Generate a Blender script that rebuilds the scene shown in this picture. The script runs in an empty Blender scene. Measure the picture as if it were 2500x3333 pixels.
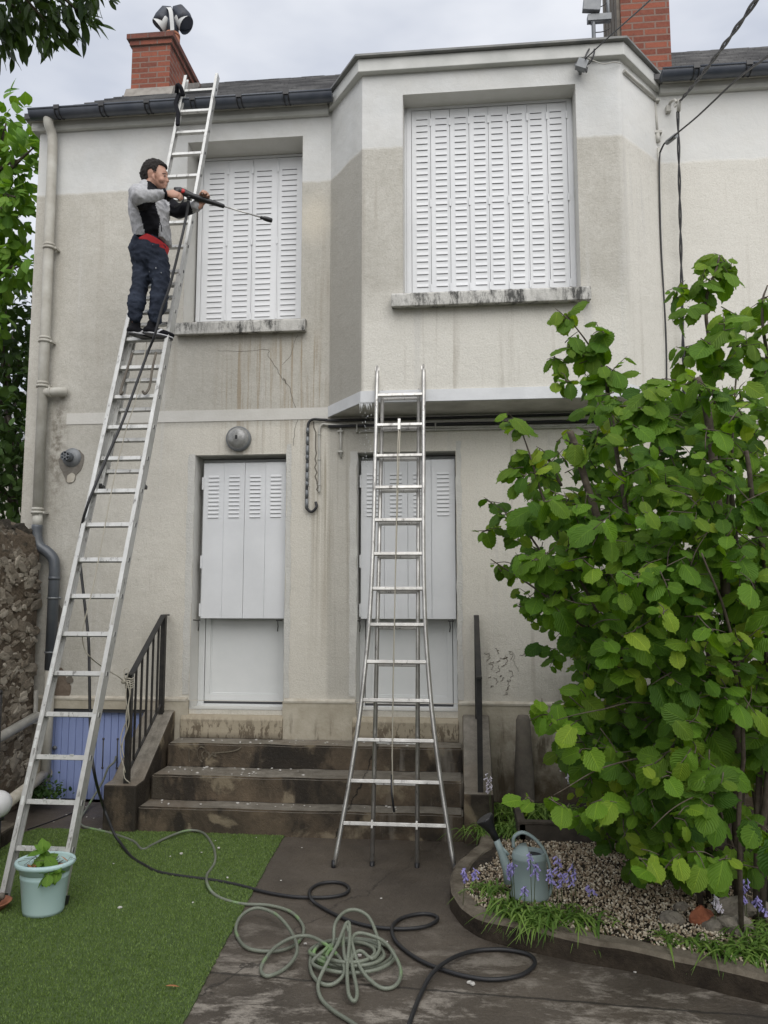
import bpy, bmesh, math, random
import numpy as np
from mathutils import Vector, Matrix, Euler, noise as mnoise
R = math.radians
rnd = random.Random(11)
nr = np.random.default_rng(7)
scene = bpy.context.scene
COL = scene.collection

# ------------------------------------------------------------------ camera
CAM = Vector((0.0, -7.0, 1.9)); FPX = 2500.0; YAW = R(-5.55); PITCH = R(6.08)
FW = Vector((math.sin(YAW)*math.cos(PITCH), math.cos(YAW)*math.cos(PITCH), math.sin(PITCH)))
RT = Vector((math.cos(YAW), -math.sin(YAW), 0.0)); UP = RT.cross(FW)
cd = bpy.data.cameras.new('camera'); cam = bpy.data.objects.new('camera', cd); COL.objects.link(cam)
cam.location = CAM
cam.rotation_euler = Matrix((RT, UP, -FW)).transposed().to_euler()
cd.sensor_fit = 'HORIZONTAL'; cd.sensor_width = 36.0; cd.lens = 36.0
cd.clip_start = 0.05; cd.clip_end = 2000.0
scene.camera = cam

# ------------------------------------------------------------------ world, sun, exposure
SUN_EL, SUN_ROT = R(42), R(165)
w = bpy.data.worlds.new("World"); scene.world = w; w.use_nodes = True
nt = w.node_tree; nt.nodes.clear()
def wn(t, **k):
    n = nt.nodes.new(t)
    for a, b in k.items(): setattr(n, a, b)
    return n
sky = wn('ShaderNodeTexSky', sky_type='NISHITA'); sky.sun_disc = False
sky.sun_elevation = SUN_EL; sky.sun_rotation = SUN_ROT; sky.air_density = 1.0; sky.dust_density = 2.0
tc = wn('ShaderNodeTexCoord'); mp_ = wn('ShaderNodeMapping'); mp_.inputs['Scale'].default_value = (1.0, 1.0, 2.6)
nz = wn('ShaderNodeTexNoise'); nz.inputs['Scale'].default_value = 2.3; nz.inputs['Detail'].default_value = 5; nz.inputs['Roughness'].default_value = 0.5
cr = wn('ShaderNodeValToRGB')
cr.color_ramp.elements[0].position = 0.38; cr.color_ramp.elements[0].color = (4.3, 4.6, 5.3, 1)
cr.color_ramp.elements[1].position = 0.62; cr.color_ramp.elements[1].color = (6.8, 6.95, 7.3, 1)
mx = wn('ShaderNodeMixRGB'); mx.inputs['Fac'].default_value = 0.9
bg = wn('ShaderNodeBackground'); bg.inputs['Strength'].default_value = 0.1
wo = wn('ShaderNodeOutputWorld')
L_ = nt.links.new
L_(tc.outputs['Generated'], mp_.inputs['Vector']); L_(mp_.outputs[0], nz.inputs['Vector']); L_(nz.outputs['Fac'], cr.inputs['Fac'])
L_(sky.outputs[0], mx.inputs['Color1']); L_(cr.outputs[0], mx.inputs['Color2']); L_(mx.outputs[0], bg.inputs['Color']); L_(bg.outputs[0], wo.inputs['Surface'])
sd = bpy.data.lights.new('sun', 'SUN'); sd.energy = 1.8; sd.angle = R(70); sd.color = (1.0, 0.97, 0.93)
so = bpy.data.objects.new('sun', sd); COL.objects.link(so)
sdir = Vector((math.sin(SUN_ROT)*math.cos(SUN_EL), math.cos(SUN_ROT)*math.cos(SUN_EL), math.sin(SUN_EL)))
so.rotation_euler = sdir.to_track_quat('Z', 'Y').to_euler()
scene.view_settings.view_transform = 'Standard'; scene.view_settings.look = 'None'
scene.view_settings.exposure = 0.5; scene.view_settings.gamma = 1.0
scene.cycles.max_bounces = 6; scene.cycles.diffuse_bounces = 3; scene.cycles.transparent_max_bounces = 8

# ------------------------------------------------------------------ helpers
def ray(x, y): return FW + RT*((x-1250)/FPX) + UP*((1666.5-y)/FPX)
def at(x, y, X=None, Y=None, Z=None):
    """the point of a real plane X=, Y= or Z= seen at a photo position (2500 px wide)"""
    d = ray(x, y)
    if Y is not None: t = (Y-CAM.y)/d.y
    elif Z is not None: t = (Z-CAM.z)/d.z
    else: t = (X-CAM.x)/d.x
    return CAM + d*t

def tag(o, label=None, cat=None, group=None, kind=None):
    if label: o['label'] = label
    if cat: o['category'] = cat
    if group: o['group'] = group
    if kind: o['kind'] = kind
    return o
def empty(name, loc, label=None, cat=None, group=None):
    o = bpy.data.objects.new(name, None); COL.objects.link(o); o.location = loc; o.empty_display_size = .1
    return tag(o, label, cat, group)
def org(o):
    v = Vector((0, 0, 0))
    while o is not None: v += o.location; o = o.parent
    return v
def copy_tree(o, parent=None):
    c = o.copy(); COL.objects.link(c); c.parent = parent
    for ch in list(o.children): copy_tree(ch, c)
    return c

class MB:
    def __init__(s): s.v = []; s.f = []; s.m = []; s.sm = []
    def add(s, vs, fs, m=0, sm=False):
        b = len(s.v); s.v += [tuple(v) for v in vs]
        for f in fs: s.f.append(tuple(b+i for i in f)); s.m.append(m); s.sm.append(sm)
        return s
    def box(s, x0, x1, y0, y1, z0, z1, m=0):
        vs = [(x, y, z) for z in (z0, z1) for y in (y0, y1) for x in (x0, x1)]
        return s.add(vs, [(0,2,3,1),(4,5,7,6),(0,1,5,4),(2,6,7,3),(0,4,6,2),(1,3,7,5)], m)
    def rbox(s, c, sz, rot=None, m=0):
        rot = rot or Matrix.Identity(3); c = Vector(c)
        vs = [c + rot @ Vector((x*sz[0]/2, y*sz[1]/2, z*sz[2]/2)) for z in (-1,1) for y in (-1,1) for x in (-1,1)]
        return s.add(vs, [(0,2,3,1),(4,5,7,6),(0,1,5,4),(2,6,7,3),(0,4,6,2),(1,3,7,5)], m)
    def quad(s, a, b, c, d, m=0): return s.add([a, b, c, d], [(0,1,2,3)], m)
    def beam(s, pts, w, h, side, m=0):
        """rectangular bar along pts; w along `side`, h along the normal"""
        pts = [Vector(p) for p in pts]; side = Vector(side).normalized(); vs = []
        for i, p in enumerate(pts):
            t = (pts[min(i+1, len(pts)-1)]-pts[max(i-1, 0)]).normalized(); n = t.cross(side).normalized(); sd_ = n.cross(t)
            for a, b in ((-1,-1),(1,-1),(1,1),(-1,1)): vs.append(p + sd_*(a*w/2) + n*(b*h/2))
        fs = []
        for i in range(len(pts)-1):
            for k in range(4):
                a = i*4+k; b = i*4+(k+1) % 4; fs.append((a, b, b+4, a+4))
        fs.append((3,2,1,0)); e = (len(pts)-1)*4; fs.append((e, e+1, e+2, e+3))
        return s.add(vs, fs, m)
    def tube(s, pts, r, n=8, m=0, caps=True, rb=None, ref=(0,0,1), rnd_ends=False):
        """round or elliptical tube; r, rb may be lists (rb = half size across ref)"""
        pts = [Vector(p) for p in pts]; k = len(pts)
        ra = list(r) if isinstance(r, (list, tuple)) else [r]*k
        rb = ra if rb is None else (list(rb) if isinstance(rb, (list, tuple)) else [rb]*k)
        if rnd_ends:
            a = (pts[0]-pts[1]).normalized(); b = (pts[-1]-pts[-2]).normalized()
            P0, A0, B0 = [], [], []
            for q, c_ in ((.95, .3), (.7, .7), (.35, .93)): P0.append(pts[0]+a*ra[0]*q*.8); A0.append(ra[0]*c_); B0.append(rb[0]*c_)
            P1, A1, B1 = [], [], []
            for q, c_ in ((.35, .93), (.7, .7), (.95, .3)): P1.append(pts[-1]+b*ra[-1]*q*.8); A1.append(ra[-1]*c_); B1.append(rb[-1]*c_)
            pts = P0+pts+P1; ra = A0+ra+A1; rb = B0+rb+B1; k = len(pts)
        vs = []; u = None
        for i, p in enumerate(pts):
            t = (pts[min(i+1, k-1)]-pts[max(i-1, 0)])
            t = t.normalized() if t.length > 1e-9 else Vector((0, 0, 1))
            if u is None:
                rf = Vector(ref)
                if abs(rf.dot(t)) > .95: rf = Vector((1, 0, 0)) if abs(t.x) < .9 else Vector((0, 1, 0))
                u = (rf - t*rf.dot(t)).normalized()
            else:
                u = (u - t*u.dot(t)).normalized()
            v = t.cross(u)
            for j in range(n):
                a = 2*math.pi*j/n
                vs.append(p + u*(math.cos(a)*ra[i]) + v*(math.sin(a)*rb[i]))
        fs = []
        for i in range(k-1):
            for j in range(n):
                a = i*n+j; b = i*n+(j+1) % n; fs.append((a, b, b+n, a+n))
        s.add(vs, fs, m, True)
        if caps:
            e = len(s.v)-n; b0 = len(s.v)-k*n
            s.f.append(tuple(b0+j for j in reversed(range(n)))); s.m.append(m); s.sm.append(False)
            s.f.append(tuple(e+j for j in range(n))); s.m.append(m); s.sm.append(False)
        return s
    def lathe(s, c, prof, n=24, axis=(0,0,1), m=0, sx=1, sy=1, rz=0):
        """profile [(r,h)] about axis through c"""
        c = Vector(c); q = Vector(axis).to_track_quat('Z', 'Y').to_matrix(); vs = []
        for (r, h) in prof:
            for j in range(n):
                a = 2*math.pi*j/n+rz; vs.append(c + q @ Vector((math.cos(a)*r*sx, math.sin(a)*r*sy, h)))
        fs = [(i*n+j, i*n+(j+1) % n, (i+1)*n+(j+1) % n, (i+1)*n+j) for i in range(len(prof)-1) for j in range(n)]
        return s.add(vs, fs, m, True)
    def prism(s, poly, z0, z1, m=0, axis='z'):
        n = len(poly)
        def mk(p, h): return (p[0], p[1], h) if axis == 'z' else ((p[0], h, p[1]) if axis == 'y' else (h, p[0], p[1]))
        vs = [mk(p, z0) for p in poly]+[mk(p, z1) for p in poly]
        fs = [tuple(reversed(range(n))), tuple(range(n, 2*n))]+[(i, (i+1) % n, n+(i+1) % n, n+i) for i in range(n)]
        return s.add(vs, fs, m)
    def sphere(s, c, r, n=12, m=0, sc=(1,1,1), rot=None):
        rot = rot or Matrix.Identity(3); c = Vector(c); vs = []; k = n//2
        for i in range(k+1):
            th = math.pi*i/k
            for j in range(n):
                a = 2*math.pi*j/n
                vs.append(c + rot @ Vector((r*sc[0]*math.sin(th)*math.cos(a), r*sc[1]*math.sin(th)*math.sin(a), r*sc[2]*math.cos(th))))
        fs = [(i*n+j, (i+1)*n+j, (i+1)*n+(j+1) % n, i*n+(j+1) % n) for i in range(k) for j in range(n)]
        return s.add(vs, fs, m, True)
    def wall(s, p0, ux, nrm, xs, zs, holes, depth, m=0):
        """panel in plane p0 + ux*x + z ; holes [(x0,x1,z0,z1)] with reveals going -nrm*depth"""
        p0 = Vector(p0); ux = Vector(ux); nrm = Vector(nrm)
        X = sorted(set([xs[0], xs[1]]+[h[0] for h in holes]+[h[1] for h in holes])); Zs = sorted(set([zs[0], zs[1]]+[h[2] for h in holes]+[h[3] for h in holes]))
        P = lambda x, z, d=0: p0 + ux*x + Vector((0, 0, z)) - nrm*d
        for i in range(len(X)-1):
            for j in range(len(Zs)-1):
                cx, cz = (X[i]+X[i+1])/2, (Zs[j]+Zs[j+1])/2
                if any(h[0] < cx < h[1] and h[2] < cz < h[3] for h in holes): continue
                s.quad(P(X[i], Zs[j]), P(X[i+1], Zs[j]), P(X[i+1], Zs[j+1]), P(X[i], Zs[j+1]), m)
        if depth:
            for a, b, c, d in holes:
                if c > zs[0]: s.quad(P(a, c), P(a, c, depth), P(b, c, depth), P(b, c), m)
                s.quad(P(a, d), P(b, d), P(b, d, depth), P(a, d, depth), m)
                s.quad(P(a, c), P(a, d), P(a, d, depth), P(a, c, depth), m)
                s.quad(P(b, c), P(b, c, depth), P(b, d, depth), P(b, d), m)
        return s
    def build(s, name, mats, parent=None, bevel=0, weld=False, **tg):
        me = bpy.data.meshes.new(name); o0 = org(parent) if parent is not None else (Vector(tg.pop('at_', (0, 0, 0))))
        if parent is None and o0.length == 0 and s.v:
            a = np.array(s.v); o0 = Vector(((a[:, 0].min()+a[:, 0].max())/2, (a[:, 1].min()+a[:, 1].max())/2, a[:, 2].min()))
        vs = [(v[0]-o0.x, v[1]-o0.y, v[2]-o0.z) for v in s.v]
        me.from_pydata(vs, [], s.f)
        me.polygons.foreach_set('material_index', s.m); me.polygons.foreach_set('use_smooth', s.sm); me.update()
        if not isinstance(mats, (list, tuple)): mats = [mats]
        for x in mats: me.materials.append(x)
        o = bpy.data.objects.new(name, me); COL.objects.link(o)
        if parent is not None: o.parent = parent
        else: o.location = o0
        if weld:
            bm = bmesh.new(); bm.from_mesh(me); bmesh.ops.remove_doubles(bm, verts=bm.verts, dist=1e-5); bmesh.ops.recalc_face_normals(bm, faces=bm.faces); bm.to_mesh(me); bm.free()
        if bevel:
            b = o.modifiers.new('bevel', 'BEVEL'); b.width = bevel; b.segments = 2; b.limit_method = 'ANGLE'
        tag(o, **tg)
        return o

def spline(pts, step=6):
    """Catmull-Rom through pts"""
    P = [Vector(p) for p in pts]; P = [P[0]*2-P[1]]+P+[P[-1]*2-P[-2]]; out = []
    for i in range(1, len(P)-2):
        for k in range(step):
            t = k/step; a, b, c, d = P[i-1:i+3]
            out.append(((b*2)+(c-a)*t+(a*2-b*5+c*4-d)*t*t+(b*3-a-c*3+d)*t**3)*.5)
    out.append(P[-2]); return out

# ------------------------------------------------------------------ materials
class NT:
    def __init__(s, name):
        s.mat = bpy.data.materials.new(name); s.mat.use_nodes = True; s.t = s.mat.node_tree
        s.b = s.t.nodes['Principled BSDF']; s.out = s.t.nodes['Material Output']
        s.obj = s.n('ShaderNodeTexCoord').outputs['Object']; s.geo = s.n('ShaderNodeNewGeometry')
        s.pos = s.geo.outputs['Position']
    def n(s, t, **k):
        n = s.t.nodes.new(t)
        for a, b in k.items(): setattr(n, a, b)
        return n
    def put(s, inp, v):
        if hasattr(v, 'is_output'): s.t.links.new(v, inp)
        elif isinstance(v, (tuple, list)): inp.default_value = tuple(v)+((1,) if len(v) == 3 and len(inp.default_value) == 4 else ())
        else: inp.default_value = (v, v, v, 1) if hasattr(inp.default_value, '__len__') and len(inp.default_value) == 4 else v
    def map(s, v, sc=(1,1,1), loc=(0,0,0)):
        n = s.n('ShaderNodeMapping'); s.put(n.inputs[0], v); n.inputs['Scale'].default_value = sc; n.inputs['Location'].default_value = loc; return n.outputs[0]
    def noise(s, v, scale=5, det=4, rough=.55, dist=0, col=False):
        n = s.n('ShaderNodeTexNoise'); s.put(n.inputs['Vector'], v); n.inputs['Scale'].default_value = scale; n.inputs['Detail'].default_value = det
        n.inputs['Roughness'].default_value = rough; n.inputs['Distortion'].default_value = dist; return n.outputs['Color' if col else 'Fac']
    def vor(s, v, scale=5, feat='F1', out='Distance', rand=1):
        n = s.n('ShaderNodeTexVoronoi', feature=feat); s.put(n.inputs['Vector'], v); n.inputs['Scale'].default_value = scale; n.inputs['Randomness'].default_value = rand; return n.outputs[out]
    def ramp(s, v, *st):
        n = s.n('ShaderNodeValToRGB'); e = n.color_ramp.elements
        while len(e) < len(st): e.new(.5)
        for el, (p, c) in zip(e, st):
            el.position = p; el.color = (c, c, c, 1) if not isinstance(c, (tuple, list)) else tuple(c)+(1,)
        s.put(n.inputs[0], v); return n.outputs[0]
    def mix(s, f, a, b, mode='MIX'):
        n = s.n('ShaderNodeMixRGB', blend_type=mode); s.put(n.inputs[0], f); s.put(n.inputs[1], a); s.put(n.inputs[2], b); return n.outputs[0]
    def math(s, op, a, b=0, c=0, clamp=False):
        n = s.n('ShaderNodeMath', operation=op, use_clamp=clamp); s.put(n.inputs[0], a); s.put(n.inputs[1], b); s.put(n.inputs[2], c); return n.outputs[0]
    def sep(s, v):
        n = s.n('ShaderNodeSeparateXYZ'); s.put(n.inputs[0], v); return n.outputs
    def step(s, v, a, b): # smooth 0..1 from a to b
        n = s.n('ShaderNodeMapRange'); s.put(n.inputs[0], v); s.put(n.inputs[1], a); s.put(n.inputs[2], b); n.inputs[3].default_value = 0; n.inputs[4].default_value = 1; return n.outputs[0]
    def bump(s, h, st=.3, dist=.01, nrm=None):
        n = s.n('ShaderNodeBump'); s.put(n.inputs['Height'], h); n.inputs['Strength'].default_value = st; n.inputs['Distance'].default_value = dist
        if nrm is not None: s.put(n.inputs['Normal'], nrm)
        return n.outputs[0]
    def fin(s, col=None, rough=None, nrm=None, metal=None, spec=None):
        if col is not None: s.put(s.b.inputs['Base Color'], col)
        if rough is not None: s.put(s.b.inputs['Roughness'], rough)
        if nrm is not None: s.put(s.b.inputs['Normal'], nrm)
        if metal is not None: s.put(s.b.inputs['Metallic'], metal)
        if spec is not None: s.put(s.b.inputs['Specular IOR Level'], spec)
        return s.mat
def pm(name, c, rough=.6, c2=None, sc=8, metal=0, bump=0, bsc=60, bd=.004, spec=.5, det=5, lo=.35, hi=.65, world=False):
    m = NT(name); v = m.pos if world else m.obj
    if c2: col = m.mix(m.ramp(m.noise(v, sc, det, .6), (lo, 0), (hi, 1)), c, c2)
    else: col = m.mix(m.noise(v, sc, det), tuple(x*.88 for x in c), tuple(min(1, x*1.1) for x in c))
    nrm = m.bump(m.noise(v, bsc, 4, .6), bump, bd) if bump else None
    r = m.math('ADD', m.math('MULTIPLY', m.noise(v, sc*2.3, 3), .16), rough-.08)
    return m.fin(col, r, nrm, metal, spec)

M = {}
def stucco():
    m = NT('stucco'); x, y, z = m.sep(m.pos)
    n1 = m.noise(m.pos, 1.1, 5, .55); n2 = m.noise(m.pos, 6, 6, .65)
    old = m.mix(m.ramp(n1, (.35, 0), (.65, 1)), (.48, .462, .415), (.59, .572, .52))
    old = m.mix(m.ramp(n2, (.3, 0), (.75, .55)), old, (.40, .38, .325))
    old = m.mix(m.ramp(m.noise(m.pos, 24, 6, .75), (.38, .45), (.55, 0)), old, (.37, .35, .30))
    # washed, paler rendering to the right and under the bay window
    rt = m.mix(n1, (.68, .66, .60), (.75, .73, .67))
    lowbay = m.math('MULTIPLY', m.step(x, -.86, -.80), m.step(m.math('ADD', z, m.math('MULTIPLY', n2, .2)), 4.75, 4.35))
    right = m.math('MAXIMUM', m.step(x, 1.42, 1.5), m.math('MULTIPLY', m.step(m.math('ADD', x, m.math('MULTIPLY', n1, .5)), .05, .7), m.step(z, 3.6, 3.4)))
    col = m.mix(m.math('MULTIPLY', m.math('MAXIMUM', right, m.math('MULTIPLY', lowbay, m.step(z, 3.4, 3.5))), .8), old, rt)
    cream = m.mix(n1, (.64, .605, .53), (.72, .69, .615))
    low = m.math('MULTIPLY', m.step(z, 3.52, 3.46), m.step(m.math('ADD', x, m.math('MULTIPLY', n1, 1.2)), -2.9, -1.9))
    col = m.mix(m.math('MULTIPLY', low, .8), col, cream)
    # freshly coated band under the eaves
    jag = m.math('MULTIPLY', m.math('SUBTRACT', m.noise(m.map(m.pos, (1, 1, .5)), 5, 6, .7), .5), .07)
    top = m.step(m.math('ADD', z, jag), 5.88, 5.91)
    topc = m.mix(m.ramp(m.noise(m.pos, 2.2, 5), (.35, 0), (.7, 1)), (.56, .57, .56), (.655, .66, .65))
    topc = m.mix(m.math('MULTIPLY', m.step(x, 1.42, 1.5), .5), topc, (.71, .71, .685))
    col = m.mix(m.math('MULTIPLY', top, m.ramp(m.noise(m.pos, 3.5, 6, .65), (.3, .62), (.7, .95))), col, topc)
    # long vertical rain streaks
    st = m.noise(m.map(m.pos, (13, 13, .35)), 1.0, 5, .6)
    msk = m.ramp(m.noise(m.pos, .9, 3), (.42, 0), (.62, 1))
    low_ = m.step(z, 5.9, 5.6)
    col = m.mix(m.math('MULTIPLY', m.math('MULTIPLY', m.ramp(st, (.56, 0), (.68, .6)), msk), low_), col, (.36, .325, .27))
    st2 = m.noise(m.map(m.pos, (9, 9, .3), (3, 1, 7)), 1.0, 4, .6)
    col = m.mix(m.math('MULTIPLY', m.ramp(st2, (.58, 0), (.7, .5)), low_), col, (.56, .55, .52))
    # drips of grime at precise places: below the first floor sill and the pipes
    d1 = m.math('MULTIPLY', m.math('MULTIPLY', m.step(x, -2.35, -2.1), m.step(x, -1.15, -1.35)), m.math('MULTIPLY', m.step(z, 4.45, 4.2), m.step(z, 3.0, 3.8)))
    col = m.mix(m.math('MULTIPLY', m.ramp(m.noise(m.map(m.pos, (22, 22, .5)), 1, 4, .6), (.5, 0), (.62, .8)), d1), col, (.33, .27, .19))
    d2 = m.math('MULTIPLY', m.math('MULTIPLY', m.step(x, -1.38, -1.3), m.step(x, -.9, -1.05)), m.math('MULTIPLY', m.step(z, 3.45, 3.1), m.step(z, 1.2, 2.4)))
    col = m.mix(m.math('MULTIPLY', m.ramp(m.noise(m.map(m.pos, (16, 16, .3), (5, 5, 5)), 1, 4, .6), (.5, 0), (.63, .8)), d2), col, (.33, .29, .22))
    d3 = m.math('MULTIPLY', m.math('MULTIPLY', m.step(x, -4.0, -3.9), m.step(x, -3.72, -3.85)), m.math('MULTIPLY', m.step(z, 3.9, 3.6), m.step(z, 2.4, 3.2)))
    col = m.mix(m.math('MULTIPLY', m.ramp(m.noise(m.pos, 9, 5, .7), (.4, 0), (.6, .85)), d3), col, (.16, .14, .11))
    # darker greyish strip over the left diagonal cheek of the bay
    dia = m.math('MULTIPLY', m.math('MULTIPLY', m.step(x, -1.22, -1.18), m.step(x, -.80, -.84)), m.step(z, 5.9, 5.87))
    col = m.mix(m.math('MULTIPLY', dia, m.ramp(n1, (.3, .35), (.7, .75))), col, (.40, .385, .345))
    # patch already washed by the jet
    dxx = m.math('MULTIPLY', m.math('ADD', x, 1.36), 1.5); dzz = m.math('ADD', z, -5.52)
    rr = m.math('SQRT', m.math('ADD', m.math('MULTIPLY', dxx, dxx), m.math('MULTIPLY', dzz, dzz)))
    col = m.mix(m.math('MULTIPLY', m.step(m.math('ADD', rr, m.math('MULTIPLY', n2, .2)), .42, .2), .7), col, (.62, .575, .48))
    # near the ground: darker brown, reaching higher at the right
    g = m.math('MULTIPLY', m.step(m.math('ADD', z, m.math('MULTIPLY', n2, -.5)), .55, .1), .8)
    col = m.mix(g, col, (.17, .14, .10))
    rg = m.math('MULTIPLY', m.step(x, .25, .9), m.step(m.math('SUBTRACT', z, m.math('MULTIPLY', n2, .8)), 1.0, .1))
    col = m.mix(m.math('MULTIPLY', rg, .8), col, (.10, .08, .055))
    # roughcast relief, softer where freshly coated
    h = m.math('ADD', m.noise(m.pos, 95, 6, .75), m.math('MULTIPLY', m.noise(m.pos, 28, 4, .7), .6))
    h = m.math('MULTIPLY', h, m.math('SUBTRACT', 1, m.math('MULTIPLY', top, .7)))
    nb = m.bump(h, .55, .010); nb = m.bump(m.noise(m.pos, 5, 5, .6), .35, .03, nb)
    col = m.mix(m.math('MULTIPLY', m.ramp(m.noise(m.pos, 70, 5, .65), (.3, .5), (.55, 0)), m.math('SUBTRACT', 1, top)), col, m.mix(1, col, (.72, .70, .66), 'MULTIPLY'))
    return m.fin(col, .88, nb, spec=.25)
M['stucco'] = stucco()
def plinthm():
    m = NT('plinth_render'); x, y, z = m.sep(m.pos); n = m.noise(m.pos, 5, 6, .65)
    col = m.mix(m.ramp(n, (.3, 0), (.7, 1)), (.36, .32, .245), (.50, .46, .375))
    st = m.noise(m.map(m.pos, (9, 9, 2)), 1, 5, .65)
    col = m.mix(m.math('MULTIPLY', m.ramp(st, (.5, 0), (.62, .85)), m.step(z, .85, .62)), col, (.07, .055, .035))
    col = m.mix(m.math('MULTIPLY', m.step(x, .0, .5), m.step(m.math('ADD', z, n), 1.3, .7)), col, (.09, .07, .045))
    return m.fin(col, .85, m.bump(m.noise(m.pos, 40, 5, .6), .5, .008), spec=.3)
M['plinth'] = plinthm()
M['ledge'] = pm('cream_ledge', (.52, .49, .42), .8, (.40, .36, .29), 14, bump=.3, world=True)
M['band'] = pm('painted_band', (.55, .535, .49), .8, (.61, .595, .555), 3, bump=.4, bsc=50, bd=.006, world=True, spec=.3)
M['bayband'] = pm('white_bay_band', (.60, .61, .62), .75, (.68, .69, .70), 4, bump=.3, bsc=40, world=True, spec=.3)
M['cornice'] = pm('cornice_paint', (.50, .505, .48), .8, (.62, .62, .59), 3, bump=.3, bsc=30, world=True, spec=.3)
M['surround'] = pm('troweled_edge', (.52, .51, .475), .85, (.58, .57, .53), 9, bump=.6, bsc=60, bd=.01, world=True, spec=.2)
M['reveal'] = pm('reveal_paint', (.57, .56, .52), .75, (.62, .61, .575), 4, bump=.3, bsc=40, world=True, spec=.3)
M['soffit'] = pm('soffit_paint', (.56, .55, .51), .85, (.38, .37, .34), 3, bump=.2, world=True, spec=.2)
M['shutter'] = pm('white_shutter_paint', (.67, .68, .69), .45, (.72, .73, .74), 3, spec=.4)
M['door_white'] = pm('white_door_paint', (.63, .645, .64), .45, (.67, .68, .675), 4, spec=.4)
M['dark_slot'] = pm('dark_slot', (.07, .07, .075), .8)
def sillm():
    m = NT('lichen_sill'); n = m.noise(m.map(m.pos, (3, 3, 1.2)), 3.0, 7, .72); st = m.noise(m.map(m.pos, (5, 5, 1.6)), 2.6, 7, .78)
    col = m.mix(m.ramp(n, (.3, 0), (.7, 1)), (.42, .41, .38), (.60, .59, .555))
    k = m.math('MULTIPLY', m.ramp(st, (.46, 0), (.60, 1)), m.ramp(m.noise(m.pos, 2.0, 3, .6), (.38, 0), (.5, 1)))
    col = m.mix(k, col, (.075, .075, .07)); x, y, z = m.sep(m.pos)
    col = m.mix(m.math('MULTIPLY', m.ramp(m.noise(m.map(m.pos, (16, 16, 1)), 1, 4, .6), (.6, 0), (.7, .7)), m.step(x, .7, .9)), col, (.32, .19, .08))
    return m.fin(col, .85, m.bump(m.noise(m.pos, 45, 5, .7), .6, .01), spec=.3)
M['sill'] = sillm()
def slate():
    m = NT('slate'); b = m.n('ShaderNodeTexBrick'); 
    x, y, z = m.sep(m.pos); cb = m.n('ShaderNodeCombineXYZ'); m.put(cb.inputs[0], x); m.put(cb.inputs[1], m.math('ADD', y, .13+20.7222))
    m.put(b.inputs['Vector'], cb.outputs[0]); b.offset = .5
    b.inputs['Color1'].default_value = (.22, .225, .235, 1); b.inputs['Color2'].default_value = (.31, .315, .32, 1); b.inputs['Mortar'].default_value = (.015, .015, .018, 1)
    b.inputs['Scale'].default_value = 1; b.inputs['Mortar Size'].default_value = .006; b.inputs['Brick Width'].default_value = .24; b.inputs['Row Height'].default_value = .2072222
    b.inputs['Mortar Smooth'].default_value = .2; b.inputs['Bias'].default_value = -.1
    col = m.mix(m.ramp(m.noise(m.pos, 2.5, 5), (.4, 0), (.7, .6)), b.outputs['Color'], (.17, .17, .165))
    return m.fin(col, .5, m.bump(b.outputs['Fac'], -.8, .012), spec=.4)
M['slate'] = slate()
def brick():
    m = NT('red_brick'); b = m.n('ShaderNodeTexBrick'); x, y, z = m.sep(m.pos)
    nx = m.math('ABSOLUTE', m.sep(m.geo.outputs['True Normal'])[0])
    s = m.n('ShaderNodeMix'); s.data_type = 'FLOAT'; m.put(s.inputs[0], m.math('GREATER_THAN', nx, .7)); m.put(s.inputs[2], x); m.put(s.inputs[3], y)
    cb = m.n('ShaderNodeCombineXYZ'); m.put(cb.inputs[0], s.outputs[0]); m.put(cb.inputs[1], z)
    m.put(b.inputs['Vector'], cb.outputs[0])
    b.inputs['Color1'].default_value = (.27, .085, .052, 1); b.inputs['Color2'].default_value = (.15, .048, .033, 1); b.inputs['Mortar'].default_value = (.20, .145, .12, 1)
    b.inputs['Scale'].default_value = 1; b.inputs['Mortar Size'].default_value = .009; b.inputs['Brick Width'].default_value = .225; b.inputs['Row Height'].default_value = .072
    col = m.mix(m.ramp(m.noise(m.pos, 9, 5, .7), (.55, 0), (.75, .55)), b.outputs['Color'], (.10, .055, .045))
    col = m.mix(m.ramp(m.noise(m.pos, 30, 4, .7), (.3, .25), (.6, 0)), col, (.34, .15, .10))
    col = m.mix(m.math('MULTIPLY', m.step(m.math('ADD', z, m.math('MULTIPLY', m.noise(m.pos, 7, 5, .7), .5)), 8.95, 9.2), .7), col, (.09, .05, .045))
    return m.fin(col, .85, m.bump(m.math('ADD', m.math('MULTIPLY', b.outputs['Fac'], -1), m.math('MULTIPLY', m.noise(m.pos, 40, 4), .4)), .8, .01), spec=.25)
M['brick'] = brick()
M['mortar'] = pm('chimney_mortar', (.22, .20, .18), .9, (.30, .28, .25), 12, bump=.4, world=True)
M['coping'] = pm('zinc_coping', (.15, .155, .155), .6, (.24, .24, .225), 5, bump=.2, world=True)
M['gutter'] = pm('grey_pvc_gutter', (.055, .065, .085), .35, (.09, .10, .12), 4, spec=.5)
M['pipe_cream'] = pm('weathered_cream_pipe', (.50, .49, .44), .6, (.38, .36, .31), 5, bump=.1, spec=.4)
M['pipe_grey'] = pm('dark_grey_pvc', (.075, .085, .10), .32, (.11, .12, .13), 5, spec=.5)
M['pipe_white'] = pm('off_white_conduit', (.52, .51, .47), .6, (.40, .39, .35), 9)
M['rubber'] = pm('black_rubber', (.022, .022, .024), .5, bump=.15, bsc=150, bd=.001)
M['black_cable'] = pm('black_cable', (.02, .02, .022), .55)
M['iron'] = pm('black_painted_iron', (.012, .012, .012), .5, (.03, .027, .024), 12, bump=.25, bsc=80, bd=.002)
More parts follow.
